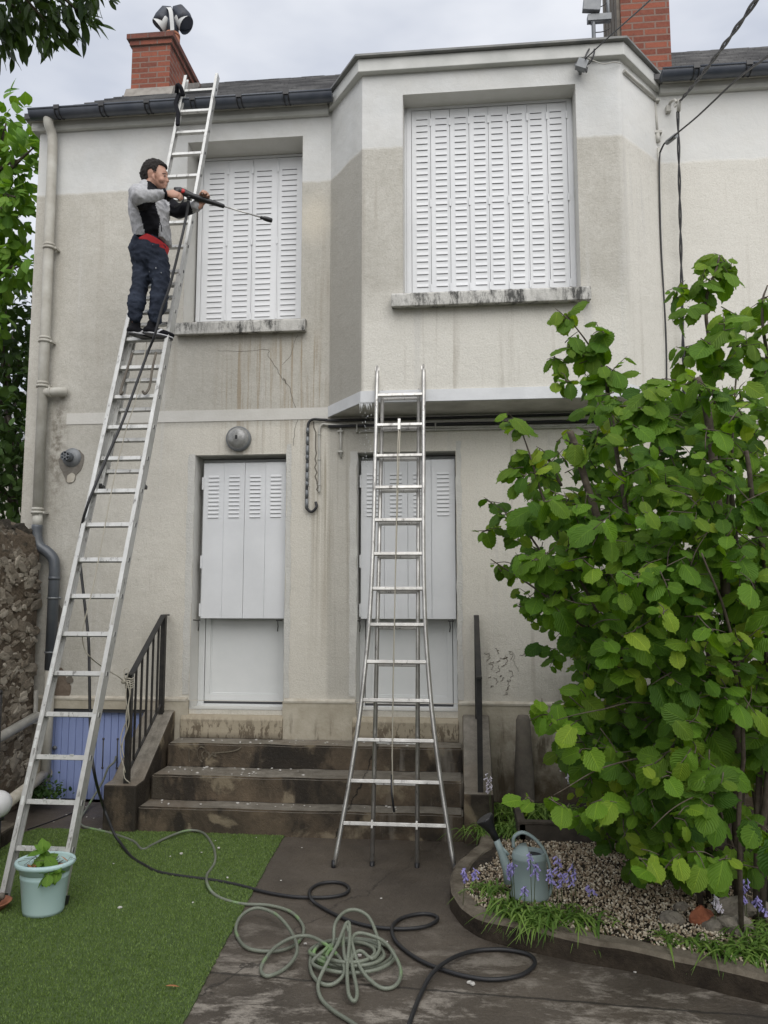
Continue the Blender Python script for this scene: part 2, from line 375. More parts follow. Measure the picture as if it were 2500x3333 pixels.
def alu(nm, c, c2, rough, met):
    m = NT(nm); n = m.noise(m.obj, 6, 6, .7); n2 = m.noise(m.map(m.obj, (1, 1, .25)), 30, 5, .7)
    col = m.mix(m.ramp(n, (.35, 0), (.7, 1)), c, c2)
    col = m.mix(m.ramp(n2, (.58, 0), (.66, .7)), col, (.12, .11, .10))
    return m.fin(col, m.ramp(n2, (.3, rough), (.7, rough+.2)), None, met)
M['alu'] = alu('weathered_aluminium', (.50, .50, .48), (.62, .62, .60), .42, .55)
M['alu2'] = alu('bare_aluminium', (.40, .39, .37), (.62, .61, .58), .33, .8)
M['paintspill'] = pm('dried_white_paint', (.66, .67, .65), .7, bump=.5, bsc=60)
def blue():
    m = NT('blue_board_paint'); n = m.noise(m.map(m.obj, (1, 1, .3)), 12, 5)
    col = m.mix(n, (.24, .30, .54), (.31, .38, .65)); x, y, z = m.sep(m.pos)
    col = m.mix(m.math('MULTIPLY', m.step(m.math('ADD', z, m.math('MULTIPLY', n, .2)), .3, .08), .5), col, (.07, .08, .14))
    return m.fin(col, .5)
M['blue'] = blue()
def concrete_ground():
    m = NT('damp_concrete'); x, y, z = m.sep(m.pos); n = m.noise(m.pos, 1.3, 6, .65); n2 = m.noise(m.pos, 7, 7, .7)
    col = m.mix(m.ramp(n, (.32, 0), (.68, 1)), (.060, .049, .038), (.130, .108, .085))
    col = m.mix(m.ramp(m.noise(m.pos, .8, 4, .6, 0), (.55, 0), (.72, .75)), col, (.04, .034, .029))
    # pale lichen in ragged rows, strongest near the viewer
    near = m.step(m.math('ADD', y, m.math('MULTIPLY', n, .8)), -1.7, -2.9)
    fl = m.noise(m.map(m.pos, (1.0, 1.9, 1)), 2.6, 9, .78, .25)
    col = m.mix(m.math('MULTIPLY', m.ramp(fl, (.50, 0), (.60, .85)), near), col, (.38, .34, .29))
    col = m.mix(m.ramp(m.vor(m.pos, 38), (.0, .65), (.09, 0)), col, (.24, .22, .19))
    col = m.mix(m.ramp(m.noise(m.pos, 60, 6, .8), (.56, 0), (.70, .7)), col, (.20, .175, .145)); col = m.mix(m.ramp(m.noise(m.pos, 42, 6, .8), (.30, .7), (.44, 0)), col, (.028, .022, .018))
    # joints
    yy = m.math('ADD', y, m.math('MULTIPLY', m.math('SUBTRACT', n2, .5), .05))
    for (j0, sl) in ((-3.08, -.06),):
        d = m.math('ABSOLUTE', m.math('ADD', m.math('SUBTRACT', yy, j0), m.math('MULTIPLY', x, -sl)))
        col = m.mix(m.ramp(m.math('MULTIPLY', d, 10), (.04, .85), (.14, 0)), col, (.028, .024, .02))
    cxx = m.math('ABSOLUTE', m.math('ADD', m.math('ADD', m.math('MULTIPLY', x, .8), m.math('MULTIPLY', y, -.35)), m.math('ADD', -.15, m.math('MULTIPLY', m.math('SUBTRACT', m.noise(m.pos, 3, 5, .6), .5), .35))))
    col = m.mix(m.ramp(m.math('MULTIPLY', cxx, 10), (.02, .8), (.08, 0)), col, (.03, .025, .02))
    rg = m.ramp(m.noise(m.pos, 1.9, 4), (.35, .35), (.65, .75))
    return m.fin(col, rg, m.bump(m.math('ADD', m.noise(m.pos, 55, 6, .7), m.math('MULTIPLY', n2, 1.5)), .8, .01), spec=.45)
M['concrete'] = concrete_ground()
def stepm():
    m = NT('toplit_mossy_step'); n = m.noise(m.pos, 2.6, 6, .65); n2 = m.noise(m.pos, 9, 6, .7)
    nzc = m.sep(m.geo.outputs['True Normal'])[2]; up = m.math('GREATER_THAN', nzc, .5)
    col = m.mix(m.ramp(n, (.35, 0), (.66, 1)), (.036, .029, .021), (.14, .105, .07))
    col = m.mix(m.ramp(m.noise(m.pos, 3.3, 6, .6, .4), (.56, 0), (.63, .85)), col, (.23, .19, .13))
    col = m.mix(m.ramp(m.noise(m.map(m.pos, (1, 1, .5)), 1.6, 5, .6), (.52, 0), (.56, .8)), col, (.018, .015, .012))
    col = m.mix(m.math('MULTIPLY', m.ramp(m.noise(m.map(m.pos, (9, 9, .8), (2, 0, 0)), 1, 5, .6), (.55, 0), (.66, .6)), m.step(m.sep(m.pos)[0], -1.0, -.5)), col, (.22, .20, .17))
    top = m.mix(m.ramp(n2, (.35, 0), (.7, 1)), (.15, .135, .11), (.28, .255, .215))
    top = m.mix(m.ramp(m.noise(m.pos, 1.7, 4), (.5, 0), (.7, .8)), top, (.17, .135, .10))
    col = m.mix(up, col, top)  # treads coloured lighter than risers, painting the light from above
    col = m.mix(m.ramp(m.vor(m.pos, 30), (.0, .6), (.08, 0)), col, (.40, .38, .34))
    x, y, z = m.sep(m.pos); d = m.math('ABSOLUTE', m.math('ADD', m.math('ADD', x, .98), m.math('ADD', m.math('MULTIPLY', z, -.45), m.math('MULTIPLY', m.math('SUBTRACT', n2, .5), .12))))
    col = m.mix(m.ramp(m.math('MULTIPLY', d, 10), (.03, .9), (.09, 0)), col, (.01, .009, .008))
    rg = m.mix(up, .75, m.ramp(n, (.35, .3), (.65, .65)))
    return m.fin(col, rg, m.bump(m.math('ADD', m.noise(m.pos, 45, 6, .7), n2), .7, .01), spec=.35)
M['steps'] = stepm()
def thr():
    m = NT('stained_threshold'); x, y, z = m.sep(m.pos); n = m.noise(m.pos, 6, 5, .6)
    col = m.mix(n, (.30, .255, .18), (.42, .37, .28)); d = m.noise(m.map(m.pos, (26, 26, 9)), 1, 5, .7)
    big = m.ramp(m.noise(m.pos, 4, 4), (.4, .12), (.6, 0))
    col = m.mix(m.math('MULTIPLY', m.ramp(m.math('ADD', d, big), (.56, 0), (.62, .75)), m.math('MAXIMUM', m.step(z, .80, .70), .15)), col, (.075, .05, .028))
    col = m.mix(m.math('MULTIPLY', m.step(z, .66, .60), .7), col, (.05, .04, .028))
    return m.fin(col, .7, m.bump(m.noise(m.pos, 50, 5, .6), .4, .006))
M['threshold'] = thr()
M['chip'] = pm('white_plaster_chip', (.62, .60, .56), .8)
M['turf_base'] = pm('turf_backing', (.065, .105, .028), .9, (.09, .14, .04), 20, bump=.6, bsc=160, bd=.01, world=True)
def blade_mat(nm, a, b, trans=.25, sc=1):
    m = NT(nm); at_ = m.n('ShaderNodeAttribute'); at_.attribute_name = 'tint'
    col = m.mix(m.sep(at_.outputs['Vector'])[0], a, b)
    m.fin(col, .5, spec=.35); tr = m.n('ShaderNodeBsdfTranslucent'); m.put(tr.inputs[0], m.mix(1, col, (1.3, 1.5, .6), 'MULTIPLY'))
    ms = m.n('ShaderNodeMixShader'); ms.inputs[0].default_value = trans
    m.t.links.new(m.b.outputs[0], ms.inputs[1]); m.t.links.new(tr.outputs[0], ms.inputs[2]); m.t.links.new(ms.outputs[0], m.out.inputs[0]); return m.mat
M['turf'] = blade_mat('turf_blade', (.10, .165, .035), (.20, .285, .075), .15)
M['strap'] = blade_mat('strap_leaf', (.07, .15, .022), (.24, .36, .08), .25)
def leaf_mat(nm, dark, light, young, trans=.35, vein=True, gloss=.55):
    m = NT(nm); at_ = m.n('ShaderNodeAttribute'); at_.attribute_name = 'tint'; tx, ty, _ = m.sep(at_.outputs['Vector'])
    col = m.mix(tx, dark, light); col = m.mix(ty, col, young); nrm = None
    if vein:
        uv = m.n('ShaderNodeUVMap'); uv.uv_map = 'UVMap'; u, v, _ = m.sep(uv.outputs[0])
        au = m.math('ABSOLUTE', m.math('SUBTRACT', u, .5))
        ph = m.math('SINE', m.math('MULTIPLY', m.math('SUBTRACT', v, m.math('MULTIPLY', au, .75)), 50))
        vn = m.ramp(ph, (.86, 0), (.99, 1)); mid = m.ramp(au, (.008, 1), (.035, 0)); ln = m.math('MAXIMUM', m.math('MULTIPLY', vn, .55), mid)
        col = m.mix(m.math('MULTIPLY', ln, .55), col, m.mix(1, col, (2.0, 1.7, 1.6), 'MULTIPLY'))
        nrm = m.bump(m.math('ADD', ph, m.math('MULTIPLY', m.noise(uv.outputs[0], 40, 3), .6)), .45, .004)
    m.fin(col, gloss, nrm, spec=.3); tr = m.n('ShaderNodeBsdfTranslucent'); m.put(tr.inputs[0], m.mix(1, col, (1.5, 1.45, .55), 'MULTIPLY'))
    ms = m.n('ShaderNodeMixShader'); ms.inputs[0].default_value = trans
    m.t.links.new(m.b.outputs[0], ms.inputs[1]); m.t.links.new(tr.outputs[0], ms.inputs[2]); m.t.links.new(ms.outputs[0], m.out.inputs[0]); return m.mat
M['hazel'] = leaf_mat('hazel_leaf', (.034, .10, .012), (.135, .28, .024), (.36, .47, .05), .42)
M['linden'] = leaf_mat('broad_leaf', (.07, .17, .022), (.14, .29, .04), (.24, .38, .06))
M['backlit_leaf'] = leaf_mat('backlit_leaf', (.022, .048, .012), (.05, .095, .022), (.08, .13, .03), .3, False, .4)  # laurel leaves coloured dark to paint their backlit look
M['ivy'] = leaf_mat('ivy_leaf', (.02, .05, .010), (.05, .10, .02), (.09, .15, .03), .2, False)
M['bark'] = pm('hazel_bark', (.060, .045, .033), .85, (.13, .105, .08), 18, bump=.6, bsc=50, bd=.006)
M['bark_pale'] = pm('pale_bark', (.17, .13, .09), .8, (.24, .20, .15), 20, bump=.4)
M['soil'] = pm('dark_soil', (.022, .016, .011), .95, (.06, .045, .030), 14, bump=.9, bsc=40, bd=.02, world=True)
def gravelm():
    m = NT('pale_gravel'); oi = m.n('ShaderNodeAttribute'); oi.attribute_name = 'tint'; t = m.sep(oi.outputs['Vector'])[0]
    col = m.ramp(t, (0, (.17, .115, .07)), (.15, (.38, .30, .205)), (.5, (.55, .47, .35)), (1, (.74, .67, .55)))
    return m.fin(col, .75)
M['gravel'] = gravelm()
def rubble():
    m = NT('rubble_stone'); n = m.noise(m.pos, 3, 6, .7)
    at_ = m.n('ShaderNodeAttribute'); at_.attribute_name = 'tint'; t = m.sep(at_.outputs['Vector'])[0]
    n2 = m.noise(m.pos, 14, 6, .7)
    col = m.mix(m.ramp(n2, (.3, 0), (.7, 1)), (.11, .09, .065), (.27, .225, .17)); col = m.mix(m.math('MULTIPLY', m.math('POWER', t, 2.0), .9), col, (.50, .45, .37))
    x, y, z = m.sep(m.pos); col = m.mix(m.step(m.math('ADD', z, n), 2.75, 2.95), col, (.045, .038, .028))
    return m.fin(col, .85, m.bump(m.noise(m.pos, 30, 6, .75), 1, .02))
M['rubble'] = rubble()
M['rubble_mortar'] = pm('rubble_mortar', (.15, .115, .08), .95, (.075, .056, .038), 9, bump=1, bsc=30, bd=.03, world=True)
def kerbm():
    m = NT('toplit_mossy_kerb'); n = m.noise(m.pos, 5, 7, .72); up = m.step(m.sep(m.geo.outputs['Normal'])[2], .3, .7)
    side = m.mix(m.ramp(n, (.35, 0), (.7, 1)), (.024, .018, .013), (.085, .066, .047)); top = m.mix(m.ramp(n, (.3, 0), (.65, 1)), (.07, .055, .038), (.26, .225, .175))  # dark sides and paler top paint the fall of light into the concrete
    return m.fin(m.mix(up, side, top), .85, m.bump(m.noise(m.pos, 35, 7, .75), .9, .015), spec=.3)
M['kerb'] = kerbm()
M['pot'] = pm('pale_blue_plastic', (.42, .58, .58), .4, (.47, .62, .61), 3)
M['can'] = pm('grey_green_plastic', (.25, .32, .325), .42, (.30, .37, .37), 4)
M['can_in'] = pm('can_dark_inside', (.03, .035, .04), .6)
M['blackp'] = pm('black_plastic', (.016, .016, .018), .42, bump=.2, bsc=120, bd=.001)
M['redp'] = pm('red_plastic', (.50, .03, .03), .4)
M['hose'] = None
def hosem():
    m = NT('braided_green_hose'); n = m.noise(m.obj, 2.0, 4); x, y, z = m.sep(m.obj)
    wv = m.n('ShaderNodeTexVoronoi'); m.put(wv.inputs['Vector'], m.obj); wv.inputs['Scale'].default_value = 130
    col = m.mix(m.ramp(n, (.35, 0), (.6, 1)), (.13, .14, .11), (.24, .265, .205)); 
    col = m.mix(m.ramp(m.noise(m.obj, 3.6, 2), (.60, 0), (.67, .85)), col, (.28, .52, .16))
    col = m.mix(m.ramp(wv.outputs['Distance'], (.15, 0), (.6, .4)), col, (.10, .11, .09))
    return m.fin(col, .45)
M['hose'] = hosem()
M['globe'] = pm('opal_globe', (.72, .72, .72), .3)
M['rope'] = pm('grey_rope', (.42, .39, .32), .9, bump=.6, bsc=180, bd=.003)
M['terracotta'] = pm('terracotta', (.42, .17, .09), .8, (.30, .12, .07), 9, bump=.3)
M['cowl'] = pm('cowl_white_metal', (.60, .61, .60), .5, (.50, .51, .50), 5)
M['cowl_dark'] = pm('sooty_metal', (.045, .055, .075), .55, (.02, .022, .03), 9)
M['glass'] = pm('ribbed_lamp_glass', (.20, .20, .19), .15, (.32, .32, .31), 20, spec=.8)
M['zinc'] = pm('zinc_grey', (.16, .17, .18), .5, (.22, .23, .235), 10, metal=.3)
M['clay'] = pm('old_clay', (.11, .095, .08), .85, (.17, .15, .12), 9, bump=.6)
M['bell'] = pm('bluebell_petal', (.27, .23, .56), .5, (.38, .34, .66), 60)
M['bell_white'] = pm('white_bell_petal', (.68, .64, .72), .5)
M['stem'] = pm('flower_stem', (.07, .09, .03), .5)
M['stone'] = pm('garden_stone', (.17, .15, .125), .85, (.30, .27, .22), 8, bump=.8, bsc=25, bd=.02)
M['stone_red'] = pm('broken_terracotta', (.36, .12, .06), .85, (.19, .07, .04), 10, bump=.8, bsc=30, bd=.02)
M['wood'] = pm('dark_garden_timber', (.05, .042, .033), .85, (.085, .07, .055), 10, bump=.5)
M['dead_leaf'] = pm('dead_leaf', (.42, .18, .07), .7, (.30, .12, .05), 30)
M['patch'] = pm('bare_mortar_patch', (.20, .185, .16), .9, (.145, .13, .11), 12, bump=.6, bsc=50, bd=.008, world=True)
M['patch_brown'] = pm('exposed_render', (.19, .15, .115), .92, (.13, .10, .075), 14, bump=.7, bsc=50, bd=.01, world=True)
M['crack'] = pm('crack_dark', (.16, .145, .12), .95, world=True)
# clothing and skin
M['skin'] = pm('skin', (.50, .29, .21), .5, (.42, .23, .165), 14, spec=.4)
M['hair'] = pm('dark_hair', (.009, .007, .006), .85, (.022, .017, .014), 60, bump=.9, bsc=220, bd=.006)
M['grey_fleece'] = pm('grey_fleece', (.36, .36, .37), .95, (.48, .48, .49), 55, bump=.5, bsc=240, bd=.002, spec=.1)
M['black_fleece'] = pm('black_fleece', (.012, .012, .015), .9, bump=.3, bsc=200, bd=.002, spec=.15)
M['red_cloth'] = pm('red_cloth', (.50, .025, .03), .8)
def trousers():
    m = NT('navy_work_cotton'); n = m.noise(m.obj, 7, 5, .6)
    col = m.mix(m.ramp(n, (.3, 0), (.7, 1)), (.015, .019, .031), (.038, .048, .072))
    z = m.sep(m.pos)[2]; sp = m.ramp(m.vor(m.map(m.obj, (1, 1, .55)), 26), (.05, 1), (.13, 0))
    k = m.math('MULTIPLY', m.math('MULTIPLY', sp, m.ramp(m.noise(m.obj, 6, 2), (.50, 0), (.56, 1))), m.step(z, 4.25, 4.45))
    col = m.mix(k, col, (.5, .52, .53)); return m.fin(col, .8, m.bump(m.noise(m.map(m.obj, (1, 1, 1.8)), 12, 5, .6), .6, .015), spec=.2)
M['trousers'] = trousers()
M['shoe_white'] = pm('white_shoe_trim', (.62, .62, .64), .6)
M['droplet'] = pm('water_droplet', (.75, .77, .78), .15, spec=.8)
#@@SETTING
# ------------------------------------------------------------------ ground
g = MB(); g.quad((-60, -60, 0), (60, -60, 0), (60, 60, 0), (-60, 60, 0)); o = g.build('ground', M['concrete'], kind='structure')
# artificial turf
TURF = [(-1.39, -.80), (-2.60, -.80), (-3.42, -.84), (-3.60, -1.3), (-3.75, -3.5), (-3.8, -6.2), (-1.15, -6.2), (-1.20, -4.2), (-1.24, -3.47), (-1.30, -2.48), (-1.36, -1.5)]
_t = []
for (a, b), (c, d) in zip(TURF, TURF[1:]+TURF[:1]):
    n_ = max(1, int(math.hypot(c-a, d-b)/.035)); _t += [(a+(c-a)*i/n_+rnd.uniform(-.006, .006), b+(d-b)*i/n_+rnd.uniform(-.006, .006)) for i in range(n_)]
g = MB(); g.prism(_t, 0.0, .010); g.build('artificial_turf_backing', M['turf_base'], kind='structure')
def inpoly(x, y, poly):
    c = False; n = len(poly); j = n-1
    for i in range(n):
        a, b = poly[i], poly[j]
        if (a[1] > y) != (b[1] > y) and x < (b[0]-a[0])*(y-a[1])/(b[1]-a[1])+a[0]: c = not c
        j = i
    return c
def np_mesh(name, verts, faces_flat, nper, mat, parent=None, tint=None, uv=None, smooth=True, loc=(0, 0, 0), **tg):
    me = bpy.data.meshes.new(name); verts = np.asarray(verts, dtype=np.float32)-np.array(loc, dtype=np.float32)
    nf = len(faces_flat)//nper
    me.vertices.add(len(verts)); me.vertices.foreach_set('co', verts.ravel())
    me.loops.add(len(faces_flat)); me.loops.foreach_set('vertex_index', np.asarray(faces_flat, dtype=np.int32))
    me.polygons.add(nf); me.polygons.foreach_set('loop_start', np.arange(0, nf*nper, nper, dtype=np.int32))
    me.update(calc_edges=True); me.validate()
    me.polygons.foreach_set('use_smooth', np.full(len(me.polygons), smooth))
    if tint is not None:
        a = me.attributes.new('tint', 'FLOAT_COLOR', 'POINT'); a.data.foreach_set('color', np.asarray(tint, dtype=np.float32).ravel())
    if uv is not None:
        l = me.uv_layers.new(name='UVMap'); l.data.foreach_set('uv', np.asarray(uv, dtype=np.float32)[np.asarray(faces_flat)].ravel())
    me.materials.append(mat); o = bpy.data.objects.new(name, me); COL.objects.link(o)
    if parent is not None: o.parent = parent
    else: o.location = loc
    return tag(o, **tg)
def blades():
    N = 150000; pts = []
    while len(pts) < N:
        k = nr.random((N, 3)); x = -3.8+k[:, 0]*2.7+(nr.random(N)-.5)*.0; y = -4.15+k[:, 1]*3.37
        for a, b in zip(x, y):
            if b > -4.1 and inpoly(a, b, TURF): pts.append((a, b))
            if len(pts) >= N: break
    p = np.array(pts); a = nr.random(N)*2*np.pi; w = .0022+nr.random(N)*.002; h = .006+nr.random(N)*.009; ln = (nr.random((N, 2))-.5)*.016
    z = np.full(N, .008); v = np.zeros((N, 3, 3)); dx = np.cos(a)*w; dy = np.sin(a)*w
    v[:, 0] = np.stack([p[:, 0]-dx, p[:, 1]-dy, z], 1); v[:, 1] = np.stack([p[:, 0]+dx, p[:, 1]+dy, z], 1); v[:, 2] = np.stack([p[:, 0]+ln[:, 0], p[:, 1]+ln[:, 1], z+h], 1)
    t = np.repeat(nr.random((N, 1)), 3, 1).reshape(-1); tint = np.stack([t, t*0, t*0, t*0+1], 1)
    np_mesh('artificial_grass', v.reshape(-1, 3), np.arange(N*3), 3, M['turf'], tint=tint, smooth=False, kind='stuff', label='short bright green artificial grass laid in front of the steps', cat='artificial grass')
blades()

# ------------------------------------------------------------------ house
house = empty('house', (-1.0, 0, 0), 'two storey rendered house with shuttered windows and slate roof', 'house')
W1 = (-2.64, -1.48, 4.52, 6.37); D1 = (-2.48, -1.60, .85, 3.21); D2 = (-.93, -.02, .86, 3.21); BD = (-3.86, -2.88, 0, .84)
g = MB(); g.wall((0, 0, 0), (1, 0, 0), (0, -1, 0), (-4.2, 7.5), (-.2, 6.74), [W1, D1, D2, BD], 0)
g.quad((-4.2, 9, -.2), (-4.2, 0, -.2), (-4.2, 0, 6.74), (-4.2, 9, 6.74)); g.quad((7.5, 0, -.2), (7.5, 9, -.2), (7.5, 9, 6.74), (7.5, 0, 6.74))
g.quad((7.5, 9, -.2), (-4.2, 9, -.2), (-4.2, 9, 6.74), (7.5, 9, 6.74))
g.build('wall', M['stucco'], house)
def reveals(name, h, dep, y0=0, mat='reveal'):
    a, b, c, d = h; g = MB(); e = .004
    g.quad((a, y0-e, c), (a, y0+dep, c), (a, y0+dep, d), (a, y0-e, d)); g.quad((b, y0+dep, c), (b, y0-e, c), (b, y0-e, d), (b, y0+dep, d))
    g.quad((a, y0-e, d), (a, y0+dep, d), (b, y0+dep, d), (b, y0-e, d)); g.quad((a, y0+dep, c), (a, y0-e, c), (b, y0-e, c), (b, y0+dep, c))
    # narrow painted surround, a hand-troweled strip standing 3 mm proud
    return g.build(name, M[mat], house)
reveals('window_reveal', W1, .34); reveals('door_reveal', D1, .30); reveals('door_reveal', D2, .30); reveals('hatch_reveal', BD, .12, mat='plinth')
for b_ in ((-2.66, -1.46, .335, .35, 4.5, 6.4), (-2.5, -1.58, .29, .31, .8, 3.25), (-.95, 0, .29, .31, .8, 3.25), (-.5, 1.1, -.2, -.18, 4.5, 6.42)):
    g = MB(); g.box(*b_); g.build('interior_backing', M['dark_slot'], house)
# plinth with cream ledge, string course
g = MB(); g.wall((0, -.03, 0), (1, 0, 0), (0, -1, 0), (-4.2, 7.5), (-.1, .93), [(BD[0]-.01, BD[1]+.01, -.1, .84), (D1[0]-.0, D1[1]+.0, .60, .93), (D2[0], D2[1], .60, .93)], .03); g.build('plinth', M['plinth'], house)
for a, b in ((-4.2, D1[0]-.015), (D1[1]+.01, D2[0]-.01), (D2[1]+.01, 7.5)): g = MB(); g.prism([(-.036, .922), (-.036, .938), (-.0, .955), (.0, .92)], a, b, axis='x'); g.build('plinth_ledge', M['ledge'], house)
g = MB(); g.box(-3.78, -1.21, -.006, .01, 3.535, 3.645); g.build('string_course', M['band'], house)
# painted strips hugging door and window openings (hand applied, lighter)
def ragged(x0, x1, z0, z1):
    n = 26; L_ = []; Rr = []
    for i in range(n+1):
        z = z0+(z1-z0)*i/n; L_.append((x0+rnd.uniform(-.008, .008)*(x0 < x1-.03), z)); Rr.append((x1+(rnd.uniform(-.008, .008)), z))
    g = MB(); g.add([(x, -.004, z) for x, z in L_]+[(x, -.004, z) for x, z in Rr], [(i, n+1+i, n+2+i, i+1) for i in range(n)]); g.build('troweled_edge', M['surround'], house)
for h in (D1, D2):
    ragged(h[0]-.07, h[0]-.003, .98, h[3]+.01); ragged(h[1]+.003, h[1]+.05, .96, h[3]+.09)

def louvre(g, x0, x1, z, y, k=1.0):
    """one pressed louvre: hood slanting out over a dark slit"""
    h = .028*k; d = .0065
    vs = [(x0, y, z+h), (x1, y, z+h), (x0, y-d, z), (x1, y-d, z), (x0, y, z), (x1, y, z)]
    g.add(vs, [(0, 2, 3, 1), (0, 4, 2), (1, 3, 5)], 0); g.add([vs[2], vs[4], vs[5], vs[3]], [(0, 1, 2, 3)], 1)
    g.box(x0, x1, y-.007, y-.0008, z-.003*k, z-.0002, 1)
def shutter_leaf(parent, x0, x1, z0, z1, y, rows, zl0, zl1, side='r', k=1.0, ang=0, lx=(.24, .80)):
    g = MB(); g.box(x0+.002, x1-.002, y, y+.022, z0, z1); wdt = x1-x0
    # folded vertical edge ribs
    g.box(x0+.002, x0+.012, y-.006, y-.0001, z0, z1); g.box(x1-.012, x1-.002, y-.004, y-.0001, z0, z1)
    for i in range(rows):
        z = zl0+(zl1-zl0)*i/(rows-1); louvre(g, x0+wdt*lx[0], x0+wdt*lx[1], z, y, k)
    g.build('shutter_panel', [M['shutter'], M['dark_slot']], parent)
    for zz in (z0+(z1-z0)*.06, z0+(z1-z0)*.5, z0+(z1-z0)*.93):
        h = MB(); h.box(x1-.008, x1+.008, y-.016, y-.0065, zz-.035, zz+.035); h.build('hinge', M['shutter'], parent)
def shuttered(label, X0, X1, z0, z1, y, n, rows, zl0, zl1, k=1.0, name='shuttered_window'):
    g = MB(); t = .045     # frame
    g.box(X0-t, X0-.002, y-.008, y+.05, z0, z1+.02); g.box(X1+.002, X1+t, y-.008, y+.05, z0, z1+.02); g.box(X0-t, X1+t, y-.004, y+.05, z1+.005, z1+.03)
    fr = g.build(name, M['shutter'], house, label=label)
    w_ = (X1-X0)/n
    for i in range(n): 
        lx = (.26, .84) if i < n/2 else (.16, .74)
        shutter_leaf(fr, X0+i*w_, X0+(i+1)*w_, z0, z1-.004*(i % 2), y-.004*(i % 2), rows, zl0, zl1, k=k, lx=lx)
shuttered('four narrow white metal shutter panels full of short louvres', -2.575, -1.53, 4.56, 6.335, .29, 4, 28, 4.66, 6.20)
# ---- bay window
BAY = [(-1.2, 0), (-.83, -.5), (1.46, -.5), (1.9, 0)]; W2 = (-.46, 1.07, 4.50, 6.39)
def bay_wall(g, z0, z1, off=0, holes=()):
    for i in range(3):
        a = Vector(BAY[i]+(0,)); b = Vector(BAY[i+1]+(0,)); u = (b-a).normalized(); n = Vector((u.y, -u.x, 0))
        hh = [(h[0]-a.x, h[1]-a.x, h[2], h[3]) for h in holes] if i == 1 else []
        g.wall(a, u, n, (0, (b-a).length), (z0, z1), hh, 0)
g = MB(); bay_wall(g, 3.55, 6.74, holes=[W2]); g.build('bay_wall', M['stucco'], house)
def offpoly(d): # bay outline pushed out by d
    P = [Vector((p[0], p[1])) for p in BAY]; out = []
    ns = [Vector(((P[i+1]-P[i]).y, -(P[i+1]-P[i]).x)).normalized() for i in range(3)]
    out.append((P[0].x+ns[0].x*d/ max(.3, abs(ns[0].x))*.9, 0))
    for i in (1, 2):
        n = (ns[i-1]+ns[i]).normalized(); out.append(tuple(P[i]+n*(d/n.dot(ns[i]))))
    out.append((P[3].x+ns[2].x*d/max(.3, abs(ns[2].x))*.9, 0)); return out
g = MB(); g.prism([(p[0], p[1]) for p in BAY], 3.546, 3.56); g.build('bay_soffit', M['soffit'], house)
g = MB(); g.prism(offpoly(.012), 3.552, 3.655); g.build('bay_band', M['bayband'], house)
reveals('window_reveal', W2, .30, -.5)
shuttered('eight narrow white metal shutter panels full of short louvres', -.395, 1.015, 4.535, 6.36, -.30, 8, 28, 4.66, 6.27)
g = MB(); g.box(-.46, -.44, -.3, -.26, 4.5, 6.39); g.box(1.055, 1.07, -.3, -.26, 4.5, 6.39); g.box(-.46, 1.07, -.29, -.26, 6.375, 6.39); g.build('window_frame', M['shutter'], house)
def sill(x0, x1, y0, y1, z0, z1):
    g = MB(); g.prism([(y0, z0), (y0, z1-.015), (y0+.01, z1), (y1, z1+.03), (y1, z0+.012), (y0+.05, z0+.012), (y0+.03, z0)], x0, x1, axis='x')
    g.build('window_sill', M['sill'], house, bevel=.006)
sill(-2.70, -1.42, -.09, .15, 4.37, 4.49); sill(-.56, 1.14, -.60, -.32, 4.375, 4.495)
# ---- cornice + coping of the bay and eaves
g = MB()
g.prism([(0, 6.56), (-.05, 6.56), (-.065, 6.59), (-.065, 6.64), (0, 6.64)][::-1], -4.26, -1.22, axis='x')
g.prism([(0, 6.56), (-.05, 6.56), (-.065, 6.59), (-.065, 6.64), (0, 6.64)][::-1], 1.92, 7.5, axis='x')
g.prism(offpoly(.062), 6.598, 6.722); g.box(-4.262, -4.2, 0, 9, 6.56, 6.64)
g.build('cornice', M['cornice'], house, bevel=.006)
for a, b in ((-4.30, -1.23), (1.94, 7.5)): g = MB(); g.box(a, b, -.085, .0, 6.6405, 6.650); g.build('eaves_board', M['pipe_white'], house)
g = MB(); g.prism(offpoly(.105), 6.7225, 6.742); g.build('coping', M['coping'], house)
g = MB(); g.prism([(p[0], p[1]) for p in BAY]+[(2.2, 1.0), (-1.5, 1.0)], 6.7425, 6.76); g.build('bay_roof', M['coping'], house)
# ---- roof
RX0 = -4.3; RY = 3.6; RZ = 9.6; EY = -.13; EZ = 6.675
g = MB(); g.add([(RX0, EY, EZ-.02), (7.6, EY, EZ-.02), (7.6, RY, RZ-.02), (RX0+.25, RY, RZ-.02), (RX0, 9.2, EZ), (7.6, 9.2, EZ)], [(0, 1, 2, 3), (3, 2, 5, 4), (0, 3, 4), (1, 5, 2)])
NC = 18; dy_ = (RY-EY)/NC; sl_ = (RZ-EZ)/(RY-EY)
for i in range(NC):     # slate courses, each lapping the one below
    y0 = EY+i*dy_; y1 = y0+dy_+.03; x0_ = RX0+.25*i/NC; z0 = EZ+i*dy_*sl_; n_ = 70
    for k_ in range(n_):
        xa = x0_+(7.6-x0_)*k_/n_; xb = x0_+(7.6-x0_)*(k_+1)/n_-.002; t_ = .026+rnd.uniform(-.003, .004)
        g.add([(xa, y0, z0+t_), (xb, y0, z0+t_), (xb, y1, z0+(y1-y0)*sl_+.004), (xa, y1, z0+(y1-y0)*sl_+.004), (xa, y0+.001, z0), (xb, y0+.001, z0)], [(0, 1, 2, 3), (4, 5, 1, 0)])
